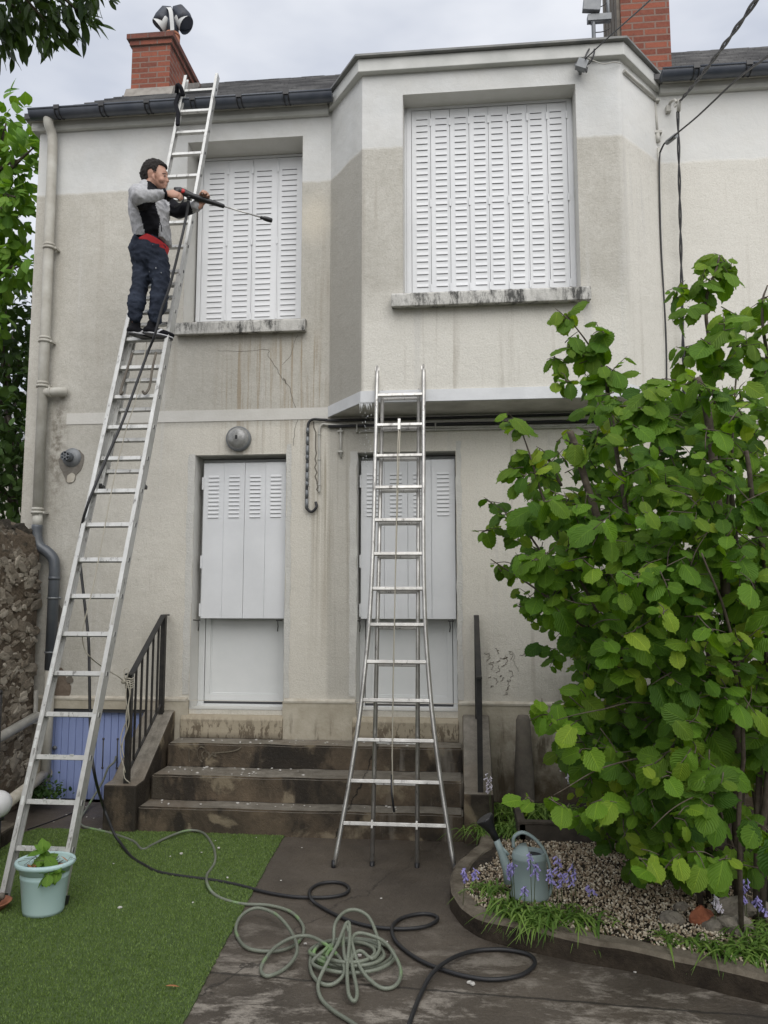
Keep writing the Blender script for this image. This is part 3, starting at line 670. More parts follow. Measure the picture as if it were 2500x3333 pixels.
g.quad((RX0, EY, EZ-.03), (7.6, EY, EZ-.03), (7.6, EY, EZ), (RX0, EY, EZ)); g.quad((RX0, EY, EZ-.03), (RX0, 9.2, EZ-.03), (7.6, 9.2, EZ-.03), (7.6, EY, EZ-.03)); g.quad((RX0, 9.2, EZ-.03), (RX0, EY, EZ-.03), (RX0, EY, EZ), (RX0, 9.2, EZ))
roof = g.build('roof', M['slate'], house)
def rz(y): return EZ+(y-EY)*(RZ-EZ)/(RY-EY)
def chimney(x0, x1, y0, y1, ztop, corbel, base=True, lab=None):
    zb = rz(y0)-.05; g = MB(); g.box(x0, x1, y0, y1, zb-.3, ztop-(.14 if corbel else 0))
    if corbel:
        g.box(x0-.025, x1+.025, y0-.025, y1+.025, ztop-.14, ztop-.072); g.box(x0-.055, x1+.055, y0-.055, y1+.055, ztop-.0715, ztop)
        g.box(x0+.02, x0+.12, y0, y1, ztop+.001, ztop+.045); g.box(x0+.16, x1-.02, y0+.01, y1-.02, ztop+.001, ztop+.03)
    c = g.build('chimney', M['brick'], house, label=lab, bevel=.004)
    if base:
        g = MB(); n = 6; 
        g.prism([(y0-.09, rz(y0-.09)-.02), (y0-.004, rz(y0)+.11), (y1, rz(y1)+.09), (y1, rz(y1)-.05)], x0-.06, x1+.06, axis='x'); g.build('chimney_flashing', M['mortar'], c)
    return c
cl = chimney(-4.05, -3.55, 1.7, 2.62, 8.93, True, True, 'square red brick chimney with corbelled top')
crt = chimney(1.69, 2.17, .40, 1.15, 9.2, False, False, 'tall red brick chimney beside the bay')
qc = at(563, 70, Y=1.98); pc = Vector((qc.x, 1.98, 8.94))
g = MB(); g.lathe(pc, [(.0, -.1), (.105, -.1), (.10, .02), (.095, qc.z-8.94-.24), (.086, qc.z-8.94-.22), (.098, qc.z-8.94-.22), (.098, qc.z-8.94-.19), (.0, qc.z-8.94-.19)], 20); pot_ = g.build('chimney_pot', M['terracotta'], cl)
g = MB(); cc = qc.copy()
for sgn in (-1, 1):    # two flared down-turned cowl horns
    pts = [cc+Vector((sgn*.02, 0, .12)), cc+Vector((sgn*.08, 0, .12)), cc+Vector((sgn*.14, 0, .04)), cc+Vector((sgn*.17, -.01, -.04))]
    g.tube(pts, [.075, .10, .105, .105], 18, m=1, rb=[.08, .10, .105, .105])
    a = cc+Vector((sgn*.07, 0, .03)); b = cc+Vector((sgn*.185, .0, -.07))
    g.tube([a, b], [.078, .118], 20, m=0, caps=False, ref=(0, 1, 0)); g.tube([a+Vector((0, 0, .001)), b], [.073, .113], 20, m=1, caps=False, ref=(0, 1, 0))
g.tube([cc+Vector((0, 0, -.19)), cc+Vector((0, 0, .08))], .078, 18, m=1)
# white band strap curving between the horns
sp = [cc+Vector((.045, -.12, -.22)), cc+Vector((.035, -.13, -.08)), cc+Vector((.01, -.12, .06)), cc+Vector((-.04, -.08, .135)), cc+Vector((-.09, -.02, .145))]
g.beam(spline(sp, 4), .05, .008, (1, 0, 0), 0)
g.build('chimney_cowl', [M['cowl'], M['cowl_dark']], cl)
g = MB()   # stacked tiles on the left face of the right-hand chimney
for i in range(5): g.box(1.655-.0, 1.688, .42+i*.14, .53+i*.14, 6.95+i*.10, 9.15)
g.build('flashing_strip', M['clay'], crt)
# ---- gutters
def gutter(x0, x1, y=-.175, z=6.668, r=.066):
    g = MB(); n = 10; vs = []; fs = []
    for x in (x0, x1):
        for rr in (r, r-.006):
            for j in range(n+1):
                a = math.pi+math.pi*j/n; vs.append((x, y+math.cos(a)*rr, z+math.sin(a)*rr))
    k = n+1
    for j in range(n):
        fs.append((j, j+1, 2*k+j+1, 2*k+j)); fs.append((k+j+1, k+j, 3*k+j, 3*k+j+1))
    g.add(vs, fs, 0, True)
    g.tube([(x0, y-r, z+.003), (x1, y-r, z+.003)], .010, 8); g.tube([(x0, y+r, z+.003), (x1, y+r, z+.003)], .006, 6)
    for x in (x0, x1): g.add([(x, y+math.cos(math.pi+math.pi*j/n)*r, z+math.sin(math.pi+math.pi*j/n)*r) for j in range(n+1)], [tuple(range(n+1))])
    gt = g.build('gutter', M['gutter'], house)
    x = x0+.30
    while x < x1:
        b = MB()
        for dx in (-.022, .022):
            b.tube([(x+dx, y+math.cos(math.pi+math.pi*j/n)*(r+.006), z+math.sin(math.pi+math.pi*j/n)*(r+.006)) for j in range(n+1)], .006, 6)
        b.box(x-.028, x+.028, y-r-.014, y-r-.002, z-.02, z+.022); b.build('gutter_bracket', M['blackp'], gt); x += .46
    return gt
gutter(-4.20, -1.16); gutter(1.90, 7.4)
# ---- downpipe
dp = empty('downpipe', (0, 0, 0)); dp.parent = house; dp.location = Vector((-4.0, -.08, 0))-org(house); tag(dp, 'cream rainwater pipe turning dark grey near the ground')
g = MB(); g.tube(spline([(-4.03, -.16, 6.63), (-4.03, -.14, 6.56), (-4.02, -.085, 6.47), (-4.015, -.075, 6.3)], 4)+[(-4.0, -.075, 4.6), (-3.99, -.075, 2.64)], .048, 16); g.build('upper_pipe', M['pipe_cream'], dp)
g = MB(); g.tube([(-3.985, -.075, 2.66), (-3.985, -.075, 2.53)], .045, 16); g.build('pipe_sleeve', M['pipe_cream'], dp)
g = MB(); g.tube(spline([(-3.985, -.078, 2.55), (-3.985, -.08, 2.45), (-3.95, -.085, 2.35), (-3.86, -.09, 2.29), (-3.80, -.09, 2.22), (-3.785, -.09, 2.12)], 5)+[(-3.785, -.09, 1.2)], .050, 16); g.tube([(-3.785, -.09, 2.06), (-3.785, -.09, 2.03)], .054, 16); g.build('lower_pipe', M['pipe_grey'], dp)
g = MB(); g.tube([(-3.785, -.09, 1.21), (-3.785, -.09, .2)], .046, 16); g.build('base_pipe', M['pipe_cream'], dp)
for z, x, mt in ((5.30, -4.0, 'pipe_cream'), (2.67, -3.99, 'pipe_cream'), (4.35, -4.0, 'pipe_cream'), (3.9, -4.0, 'pipe_cream')):
    g = MB(); g.tube([(x, -.075, z-.012), (x, -.075, z+.012)], .060, 16); g.tube([(x, -.075, z+.02), (x, -.075, z+.045)], .054, 16); g.box(x+.05, x+.075, -.085, -.0, z-.01, z+.01); g.build('pipe_collar', M[mt], dp)
for z in (1.86, 1.36):
    g = MB(); g.tube([(-3.785, -.09, z-.008), (-3.785, -.09, z+.008)], .058, 16); g.sphere((-3.72, -.09, z), .014, 8); g.build('pipe_clip', M['zinc'], dp)
g = MB(); g.tube(spline([(-3.99, -.07, 3.84), (-3.93, -.075, 3.84), (-3.84, -.07, 3.845), (-3.79, -.02, 3.85)], 4), .045, 14); g.tube([(-3.925, -.075, 3.84), (-3.905, -.075, 3.84)], .052, 14); g.build('side_branch', M['pipe_cream'], dp)
# bare mortar patches, cracks
def blob(poly_px, y, mat, name, e=.006, sub=3, jit=.012):
    pts = [at(px, py, Y=y) for px, py in poly_px]; sp_ = spline(pts+[pts[0]], sub)[:-1]
    sp_ = [p+Vector(((rnd.random()-.5)*jit, 0, (rnd.random()-.5)*jit)) for p in sp_]
    g = MB(); n = len(sp_); c = sum(sp_, Vector())/n
    vs = [(p.x, y-e, p.z) for p in sp_]+[(p.x, y+.002, p.z) for p in sp_]+[(c.x, y-e, c.z)]
    g.add(vs, [(i, (i+1) % n, 2*n) for i in range(n)]+[(i, n+i, n+(i+1) % n, (i+1) % n) for i in range(n)]); return g.build(name, M[mat], house)
Z5 = lambda x, y: (80+x*.2712, 1150+y*.2712)
blob([Z5(*p) for p in ((440, 1230), (410, 1300), (440, 1400), (480, 1480), (515, 1560), (595, 1540), (620, 1460), (700, 1360), (715, 1250), (670, 1170), (600, 1150), (500, 1170))], 0, 'patch', 'mortar_patch')
blob([Z5(*p) for p in ((515, 1470), (520, 1550), (595, 1535), (605, 1460), (560, 1440))], -.003, 'ledge', 'plaster_patch')
Z1 = lambda x, y: (x*.3616, 1550+y*.3616)
blob([Z1(*p) for p in ((485, 1130), (530, 1150), (562, 1190), (550, 1290), (520, 1370), (500, 1480), (470, 1490), (460, 1300))], 0, 'patch', 'mortar_patch')
blob([Z1(*p) for p in ((480, 1290), (520, 1290), (530, 1340), (500, 1380), (476, 1370))], -.004, 'ledge', 'plaster_patch')
blob([Z1(*p) for p in ((530, 1710), (570, 1740), (590, 1800), (640, 1890), (620, 1975), (500, 1975), (450, 1960), (480, 1820))], 0, 'patch_brown', 'bare_patch')
blob([Z1(*p) for p in ((590, 1820), (640, 1795), (660, 1850), (610, 1860))], -.005, 'clay', 'bare_patch', jit=.005)
def crack(pts, w=.004, y=0, name='plaster_crack', mat='crack', jit=.008):
    g = MB(); P = []
    for a, b in zip(pts[:-1], pts[1:]):
        for k in range(4):
            t = k/4; P.append(a.lerp(b, t)+Vector(((rnd.random()-.5)*jit*2, 0, (rnd.random()-.5)*jit)))
    P.append(pts[-1]); g.beam([(p.x, y-.0012, p.z) for p in P], w, .0022, (0, 1, 0) if False else (1, 0, .01)); return g.build(name, M[mat], house)
Z3 = lambda x, y: at(300+x*.452, 450+y*.452, Y=0)
crack([Z3(1210, 1520), Z3(1275, 1525), Z3(1265, 1570), Z3(1320, 1640), Z3(1350, 1700), Z3(1400, 1770)]+[at(900+x*.4822, 1200+y*.4822, Y=0) for x, y in ((45, 60), (90, 130), (105, 200), (145, 290), (140, 350), (125, 430), (115, 520))])
crack([Z3(1480, 1420), Z3(1450, 1500), Z3(1430, 1570), Z3(1370, 1630)], .0025)
crack([Z3(900, 1530), Z3(1050, 1535), Z3(1180, 1530), Z3(1210, 1520)], .0025)
crack([at(1000+x*.4219, 1950+y*.4219, Y=0) for x, y in ((1565, 400), (1600, 430), (1590, 480), (1630, 560))], .002)
for k in range(24):   # dry ivy rootlets left on the render
    p = at(1000+(1370+rnd.random()*300)*.4219, 1950+(420+rnd.random()*330)*.4219, Y=0); a = rnd.uniform(-.3, 1.8); l = rnd.uniform(.012, .05)
    crack([p, p+Vector((math.cos(a)*l, 0, math.sin(a)*l)), p+Vector((math.cos(a+.5)*l*1.6, 0, math.sin(a+.5)*l*1.6))], .0035, name='dry_rootlet', mat='bark', jit=.012)
# flue terminal
fc = at(230, 1490, Y=0); g = MB(); g.lathe((fc.x+.015, 0, fc.z), [(.0, .028), (.052, .028), (.092, .012), (.096, 0)], 28, axis=(0, -1, 0)); fl = g.build('flue_collar', M['zinc'], house)
g = MB(); g.lathe((fc.x, 0, fc.z), [(.046, 0), (.046, .11), (.040, .11), (.040, .02), (0, .02)], 20, axis=(0, -1, 0)); g.build('flue_pipe', M['pipe_grey'], fl)
g = MB()
for k in range(3): g.rbox((fc.x, -.108, fc.z), (.084, .006, .009), Matrix.Rotation(math.pi*k/3, 3, 'Y'))
g.lathe((fc.x, -.10, fc.z), [(.016, 0), (.016, .014), (.022, .014), (.022, 0)], 14, axis=(0, -1, 0)); g.build('flue_grille', M['zinc'], fl)
# ---- doors with half-length folding shutters
def half_door(label, X0, X1, sx0, sx1, px0, px1):
    yb = .25; g = MB()    # frame
    g.box(X0+.001, px0, yb-.03, yb+.04, .855, 3.2); g.box(px1, X1-.001, yb-.03, yb+.04, .855, 3.2); g.box(px0, px1, yb-.03, yb+.04, 3.10, 3.2)
    g.box(X0+.001, X1-.001, yb-.05, yb+.04, .845, .868)
    d = g.build('door', M['door_white'], house, label=label, bevel=.003)
    g = MB(); f = .055
    g.box(px0+.006, px0+f, yb-.022, yb+.03, .89, 3.09); g.box(px1-f, px1-.006, yb-.022, yb+.03, .89, 3.09); g.box(px0+f, px1-f, yb-.022, yb+.03, .89, .89+f*1.2); g.box(px0+f, px1-f, yb-.022, yb+.03, 3.03, 3.09)
    g.box(px0+f, px0+f+.012, yb-.012, yb+.02, .89+f*1.2, 3.03); g.box(px1-f-.012, px1-f, yb-.012, yb+.02, .89+f*1.2, 3.03); g.box(px0+f+.012, px1-f-.012, yb-.012, yb+.02, .89+f*1.2, .968)
    g.build('door_frame', M['door_white'], d, bevel=.002)
    g = MB(); g.box(px0+f+.012, px1-f-.012, yb-.004, yb+.01, .968, 3.03); g.build('door_panel', M['door_white'], d)
    g = MB(); g.box(px0+.005, px1-.005, yb-.015, yb+.02, .8685, .886); g.build('door_gap', M['dark_slot'], d)
    n = 4; w_ = (sx1-sx0)/n; y = .09
    g = MB()
    for i in range(n):
        a, b = sx0+i*w_, sx0+(i+1)*w_; yy = y-.006*(i % 2); g.box(a+.0015, b-.0015, yy, yy+.022, 1.672, 3.145)
        for j in range(11): louvre(g, a+w_*.25, b-w_*.25, 2.62+j*.0385, yy, .8)
    s = g.build('folding_shutter', [M['shutter'], M['dark_slot']], d, label='white metal folding shutter covering the top two thirds of the door')
    for z in (1.75, 2.2, 2.95): g = MB(); g.box(sx0-.012, sx0+.004, y-.012, y+.01, z-.06, z+.06); g.build('hinge', M['shutter'], d)
    for xx, sg in ((sx0, -1), (sx1, 1)):
        g = MB(); g.tube([(xx+sg*-.0, .06, 1.655), (X0 if sg < 0 else X1, .06, 1.655)] if False else [(xx+.01*sg, .055, 1.653), (xx+(-.075 if sg < 0 else .02), .05, 1.658)], .005, 6)
        x_ = xx-.004 if sg < 0 else xx-.06; g.tube([(xx-.012 if sg < 0 else xx-.075, .05, 1.655), (xx+.012 if sg < 0 else xx-.02, .05, 1.655)], .006, 6); g.tube([(x_, .048, 1.655), (x_+.006, .046, 1.60), (x_, .05, 1.555)], .005, 6); g.build('shutter_hook', M['iron'], d)
half_door('white door under a four panel half shutter, left of the leaning step ladder', D1[0], D1[1], -2.425, -1.615, -2.42, -1.645)
half_door('white door standing behind the flared aluminium ladder', D2[0], D2[1], -.905, -.028, -.88, -.06)
for h in (D1, D2):
    g = MB(); g.prism([(-.055, .60), (-.055, .765), (-.03, .80), (.24, .85), (.24, .60)], h[0]+(-.06 if h is D1 else -.03), h[1]+.005, axis='x'); g.build('threshold', M['threshold'], house, bevel=.006)
# ---- blue cellar hatch
g = MB(); nb_ = 14; bw = (BD[1]-BD[0]-.02)/nb_
for i in range(nb_):
    a = BD[0]+.01+i*bw; g.prism([(a+.0015, .04), (a+.004, .034), (a+bw-.004, .034), (a+bw-.0015, .04), (a+bw-.0015, .06), (a+.0015, .06)], .015, .805)
hat = g.build('cellar_hatch', M['blue'], house, label='blue painted plank cellar door')
g = MB(); g.box(BD[0], BD[1], .07, .09, 0, .84); g.box(BD[0], BD[1], -.01, .03, .806, .84)
for i in range(4):
    x = -3.44+i*.138
    g.tube([(x, .0325, .30), (x-.0, .0325, .56)], .006, 6); g.sphere((x, .033, .56), .012, 8); g.sphere((x, .033, .30), .012, 8)
g.build('dark_opening', M['dark_slot'], hat)
g = MB(); g.lathe((-3.76, .036, .475), [(.0, .04), (.018, .038), (.02, .02), (.009, .015), (.009, 0)], 12, axis=(0, -1, 0)); g.build('handle', M['zinc'], hat)

# ---- wall services (each cable or pipe is a thing of its own)
def px5(x, y, Y): return at(900+x*.4822, 1200+y*.4822, Y=Y)
g = MB(); g.tube(spline([px5(200, 345, -.03)+Vector((3.6, 0, 0)), px5(600, 345, -.03), px5(330, 345, -.03), px5(250, 342, -.03), px5(218, 365, -.03), px5(212, 420, -.03), px5(210, 600, -.03), px5(202, 900, -.03), px5(212, 950, -.03), px5(240, 965, -.03), px5(270, 935, -.035), px5(265, 900, -.02)], 5), .013, 8); 
g.tube([(-1.2, -.03, 3.455), (4.5, -.03, 3.455)], .015, 8)
bc = g.build('electric_conduit', M['rubber'], label='taped black cable hooking down between the two doors', cat='cable')
for k in range(9):
    p = px5(211-k*.8, 400+k*60, -.03); g = MB(); g.tube([p, p-Vector((0, 0, .05+.02*(k % 3)))], .0155, 8); g.build('grey_tape', M['zinc'], bc)
g = MB()
for z in (3.425, 3.405): g.tube(spline([(4.5, -.025, z), (0, -.025, z), px5(400, 375, -.025)+Vector((0, 0, z-3.43)), px5(330, 372, -.025), px5(300, 385, -.025), px5(289, 430, -.025), px5(289, 600, -.025), px5(290, 810, -.025), px5(285, 830, -.02)] if z > 3.41 else [(4.5, -.02, z), (-.9, -.02, z)], 5), .0105, 8)
for y_ in (440, 610, 780): g.tube([px5(289, y_, -.025), px5(289, y_+8, -.025)], .016, 8)
for x in (-.93, -.2, .55): g.box(x-.006, x+.006, -.045, 0, 3.39, 3.47)
g.build('white_conduit', M['pipe_white'], label='thin pale conduit with a bend under the bay', cat='conduit')
g = MB(); g.tube([px5(433, 395, -.02), px5(436, 600, -.02)], .0105, 8)
for y_ in (425, 562): g.box(px5(433, y_, 0).x-.024, px5(433, y_, 0).x+.024, -.034, 0, px5(433, y_, 0).z-.008, px5(433, y_, 0).z+.008)
g.build('short_conduit', M['pipe_white'], label='short stub of pale pipe clipped to the wall above the flared ladder side', cat='conduit')
crack([px5(258, 360, 0), px5(264, 500, 0), px5(268, 640, 0), px5(266, 760, 0), px5(282, 830, 0)], .012, jit=.012)
# bulkhead lamp over the left door
lc = at(779, 1430, Y=0); lamp = empty('wall_lamp', (lc.x, 0, lc.z), 'round glass bulkhead lamp above the left door', 'wall lamp')
g = MB(); g.lathe((lc.x, 0, lc.z), [(.0, 0), (.118, 0), (.120, .03), (.112, .045), (.106, .045)], 32, axis=(0, -1, 0)); g.build('lamp_base', M['zinc'], lamp)
g = MB(); g.lathe((lc.x, -.042, lc.z), [(.107, 0), (.106, .012), (.09, .038), (.06, .056), (.03, .064), (0, .066)], 32, axis=(0, -1, 0))
g.build('lamp_glass', M['glass'], lamp)
g = MB(); g.lathe((lc.x, -.042, lc.z), [(.112, .0), (.116, .008), (.108, .014), (.104, .01)], 32, axis=(0, -1, 0)); g.build('lamp_ring', M['zinc'], lamp)
g = MB(); g.box(lc.x-.01, lc.x+.012, -.1085, -.104, lc.z-.018, lc.z+.02); g.build('lamp_fixing', M['blackp'], lamp)

# ------------------------------------------------------------------ steps
stp = empty('garden_steps', (-1.3, -.4, 0), 'three dark mossy concrete steps running up to both doors', 'steps')
def rough(o, amt, sc, seed=0):
    me = o.data
    for v in me.vertices:
        p = v.co+o.location; n = mnoise.noise_vector(Vector((p.x*sc+seed, p.y*sc, p.z*sc))); v.co += n*amt
def slab(x0, x1, y0, y1, z0, z1, name, mat, parent, nx=40, amt=.007):
    bm = bmesh.new(); c = org(parent)
    bmesh.ops.create_cube(bm, size=1, matrix=Matrix.Translation(Vector(((x0+x1)/2, (y0+y1)/2, (z0+z1)/2))-c) @ Matrix.Diagonal((x1-x0, y1-y0, z1-z0, 1)))
    es = [e for e in bm.edges if abs((e.verts[0].co-e.verts[1].co).x) > .5]
    bmesh.ops.subdivide_edges(bm, edges=es, cuts=nx)
    bmesh.ops.bevel(bm, geom=[e for e in bm.edges if e.calc_face_angle(0) > .5], offset=.014, segments=2, affect='EDGES')
    me = bpy.data.meshes.new(name); bm.to_mesh(me); bm.free(); me.materials.append(M[mat]); o = bpy.data.objects.new(name, me); COL.objects.link(o); o.parent = parent
    for v in me.vertices:
        p = v.co+c; n = mnoise.noise_vector(p*3.0); n2 = mnoise.noise_vector(p*13.0); v.co += Vector((0, n.y, n.z))*amt+n2*.003
    for p_ in me.polygons: p_.use_smooth = False
    m_ = o.modifiers.new('es', 'EDGE_SPLIT') if False else None
    return o
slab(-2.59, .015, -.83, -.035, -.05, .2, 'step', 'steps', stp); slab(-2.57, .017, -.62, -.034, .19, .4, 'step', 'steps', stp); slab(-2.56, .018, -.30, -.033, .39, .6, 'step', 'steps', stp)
def cheek(x0, x1, lab):
    g = MB(); g.prism([(-.86, -.02), (-.86, .37), (-.70, .38), (-.10, .83), (-.032, .845), (-.032, -.02)], x0, x1, axis='x'); o = g.build('side_wall', M['steps'], stp, bevel=.015, label=lab)
cheek(-2.87, -2.595, 'dark sloping cheek wall beside the blue cellar door'); cheek(.02, .25, 'sloping cheek wall beside the planted bed')
def railing(x, label):
    r_ = empty('handrail', (x, -.45, .38), label, 'handrail')
    def top(y): return 1.24+(y+.82)*(1.70-1.24)/(.72)
    yb, yt = -.80, -.11
    g = MB(); g.beam([(x, yb-.06, 1.245), (x, yb+.03, 1.25), (x, yt-.02, 1.705), (x, yt+.08, 1.705)], .045, .014, (1, 0, 0)); g.build('top_bar', M['iron'], r_)
    for y, zb, zt in ((yb, .37, 1.24), (yt, .82, 1.70)):
        g = MB(); g.box(x-.021, x+.021, y-.021, y+.021, zb, zt); g.build('post', M['iron'], r_)
    g = MB(); g.beam([(x, yb+.018, .46), (x, yt-.018, .90)], .02, .012, (1, 0, 0)); g.build('bottom_bar', M['iron'], r_)
    for k in range(1, 6):
        y = yb+(yt-yb)*k/6; f = k/6; g = MB(); g.box(x-.008, x+.008, y-.008, y+.008, .465+(.90-.465)*f, 1.245+(1.70-1.245)*f-.005); g.build('baluster', M['iron'], r_)
railing(-2.70, 'black iron handrail with balusters beside the blue cellar door'); railing(.150, 'black iron handrail seen end on beside the planted bed')
W_ = lambda x, y: at(450+x*.4521, 1900+y*.4521, Y=-.312)
g = MB(); P_ = spline([W_(*p) for p in ((370, 1280), (365, 1215), (372, 1190))], 3); g.beam(P_, .003, .012, (0, 1, 0)); g.build('washed_mark', M['threshold'], stp)
g = MB(); g.beam([p+Vector((0, .004, 0)) for p in spline([W_(*p) for p in ((460, 1285), (430, 1250), (425, 1200), (450, 1175), (480, 1190), (490, 1230), (470, 1260), (458, 1225), (480, 1205), (510, 1230), (500, 1270), (520, 1240), (540, 1215), (560, 1245), (530, 1225), (600, 1215), (670, 1208), (715, 1195), (740, 1178))], 5)], .004, .009, (0, 1, 0)); g.build('washed_mark', M['threshold'], stp)
# plaster chips scattered by the cleaning
for k in range(120):
    g = MB(); z = rnd.choice([0.011, .2, .4, .6, .0, .0, .6, .4]); 
    if z == .011: x, y = rnd.uniform(-3.3, -1.5), rnd.uniform(-2.6, -.9)
    elif z == 0: x, y = rnd.uniform(-3.4, -2.9) if rnd.random() < .6 else rnd.uniform(-1.2, 1), rnd.uniform(-.8, -.1) if False else rnd.uniform(-3.2, -.9)
    elif z == .2: x, y = rnd.uniform(-2.5, -.5), rnd.uniform(-.80, -.64)
    elif z == .4: x, y = rnd.uniform(-2.5, -1.2), rnd.uniform(-.6, -.32)
    else: x, y = rnd.uniform(-2.5, -.4), rnd.uniform(-.28, -.08)
    if z == 0 and x < -2.88: y = rnd.uniform(-.8, -.05)
    s = rnd.choice([.006, .007, .008, .010, .014]); n = 5; zt = z+.004
    poly = [(x+math.cos(2*math.pi*i/n+k)*s*rnd.uniform(.5, 1.3), y+math.sin(2*math.pi*i/n+k)*s*rnd.uniform(.5, 1.2)) for i in range(n)]
    g.prism(poly, zt, zt+s*.5); g.build('plaster_chip', M['chip'], label='small white chip of plaster fallen on the steps or ground', cat='plaster chip', group='fallen plaster chips')
#@@THINGS
# ------------------------------------------------------------------ ladders
A0 = Vector((-2.618, -2.322, 0)); AD = Vector((.023, .299, 1)).normalized(); AA = .273; AS = .326
def lp(s, side=0.0, out=0.0):
    """point of the leaning ladder: s along it, side to the right, out away from the wall"""
    bow = .031*4*s/7.3*(1-s/7.3); n = Vector((1, 0, 0)).cross(AD).normalized()   # points to the viewer and down
    if n.y > 0: n = -n
    return A0+AD*s+Vector((0, bow, 0))+Vector((side, 0, 0))+n*out
lad = empty('extension_ladder', A0, 'tall weathered two section extension ladder leaning on the gutter with a man on it', 'ladder')
def stile(parent, side, s0, s1, w=.026, h=.075, out=0.0, mat='alu', n=10, name='stile'):
    g = MB(); pts = [lp(s0+(s1-s0)*i/n, side, out) for i in range(n+1)]
    sg = -1 if side > 0 else 1   # channel: web plus two flanges turned inwards
    g.beam(pts, .005, h, (1, 0, 0))
    for q in (-1, 1): g.beam([p+Vector((sg*w/2+sg*.0, 0, 0)) + (lp(0, 0, 1)-lp(0, 0, 0))*(q*(h/2-.006)) for p in pts], w, .010, (1, 0, 0))
    return g.build(name, M[mat], parent)
HW = .195
for sd_ in (-1, 1): 
    stile(lad, sd_*HW, -.0, 4.78, .028, .078)
    g = MB(); g.beam([lp(-.02, sd_*HW), lp(.07, sd_*HW)], .036, .088, (1, 0, 0)); g.build('rubber_foot', M['blackp'], lad)
for i in range(17):
    s = AS+AA*i; g = MB(); g.beam([lp(s, -HW), lp(s, HW)], .030, .034, AD)
    for q in (-1,) if i < 1 else (): pass
    g.beam([lp(s, HW-.003), lp(s, HW+.006)], .034, .020, AD)
    r_ = g.build('rung', M['alu'], lad)
    g = MB(); g.beam([lp(s, HW+.004), lp(s, HW+.0075)], .030, .012, AD); g.build('rung_slot', M['dark_slot'], r_)
    if i < 3:
        for k in range(9):
            a = -.12+rnd.random()*.2+.0; b = lp(s+.001, a, .0165); g = MB(); l = rnd.uniform(.006, .025)
            g.rbox(b+Vector((0, 0, rnd.uniform(-.006, .012))), (l, .003, rnd.uniform(.008, .022)), Matrix.Rotation(.28, 3, 'X')); g.build('paint_spill', M['paintspill'], r_)
for k in range(26):   # paint drips on the left stile
    s = rnd.uniform(.5, 1.9); g = MB(); g.rbox(lp(s, -HW+.012, .0375), (.022*rnd.uniform(.3, 1), .003, rnd.uniform(.01, .06)), Matrix.Rotation(-.29, 3, 'X')); g.build('paint_spill', M['paintspill'], lad)
for (s0, s1) in ((1.75, 1.95), (1.15, 1.42)):
    g = MB(); g.beam([lp(s0, HW-.012, .0405), lp(s1, HW-.012, .0405)], .018, .0015, (1, 0, 0)); g.build('worn_sticker', M['pipe_white'], lad)
fly = .155
for sd_ in (-1, 1):
    stile(lad, sd_*(fly+.012), 2.86, 7.27, .024, .062, -.075, name='upper_stile')
    g = MB(); g.beam([lp(2.845, sd_*(fly+.012), -.075), lp(2.87, sd_*(fly+.012), -.075)], .040, .068, (1, 0, 0)); g.build('stile_cap', M['blackp'], lad)
for i in range(16):
    s = 7.079-AA*i
    if s < 2.86: break
    g = MB(); g.beam([lp(s, -fly-.012, -.075), lp(s, fly+.014, -.075)], .028, .030, AD); r_ = g.build('upper_rung', M['alu'], lad)
    g = MB(); g.beam([lp(s, fly+.0145, -.075), lp(s, fly+.019, -.075)], .026, .012, AD); g.build('rung_slot', M['dark_slot'], r_)
# guide hooks hanging under the man
for sd_ in (-.10, .10):
    g = MB(); g.tube(spline([lp(4.02, sd_, .0), lp(3.85, sd_*1.05, .02), lp(3.68, sd_*1.15, .03), lp(3.60, sd_*1.0, .05), lp(3.62, sd_*.8, .06)], 4), .010, 8); g.build('locking_hook', M['clay'], lad)
g = MB(); g.beam([lp(7.0, -fly-.02, -.03), lp(6.86, -fly-.03, -.02), lp(6.72, -fly+.02, -.01), lp(6.55, -fly+.045, -.0)], .035, .020, (1, 0, 0)); g.build('strap', M['black_fleece'], lad)
g = MB(); g.tube(spline([lp(7.0, -fly-.04, -.02), lp(7.04, -fly-.02, .03), lp(7.0, -fly+.02, .03), lp(6.95, -fly+.03, -.02)], 4), .02, 8); g.build('strap_loop', M['black_fleece'], lad)

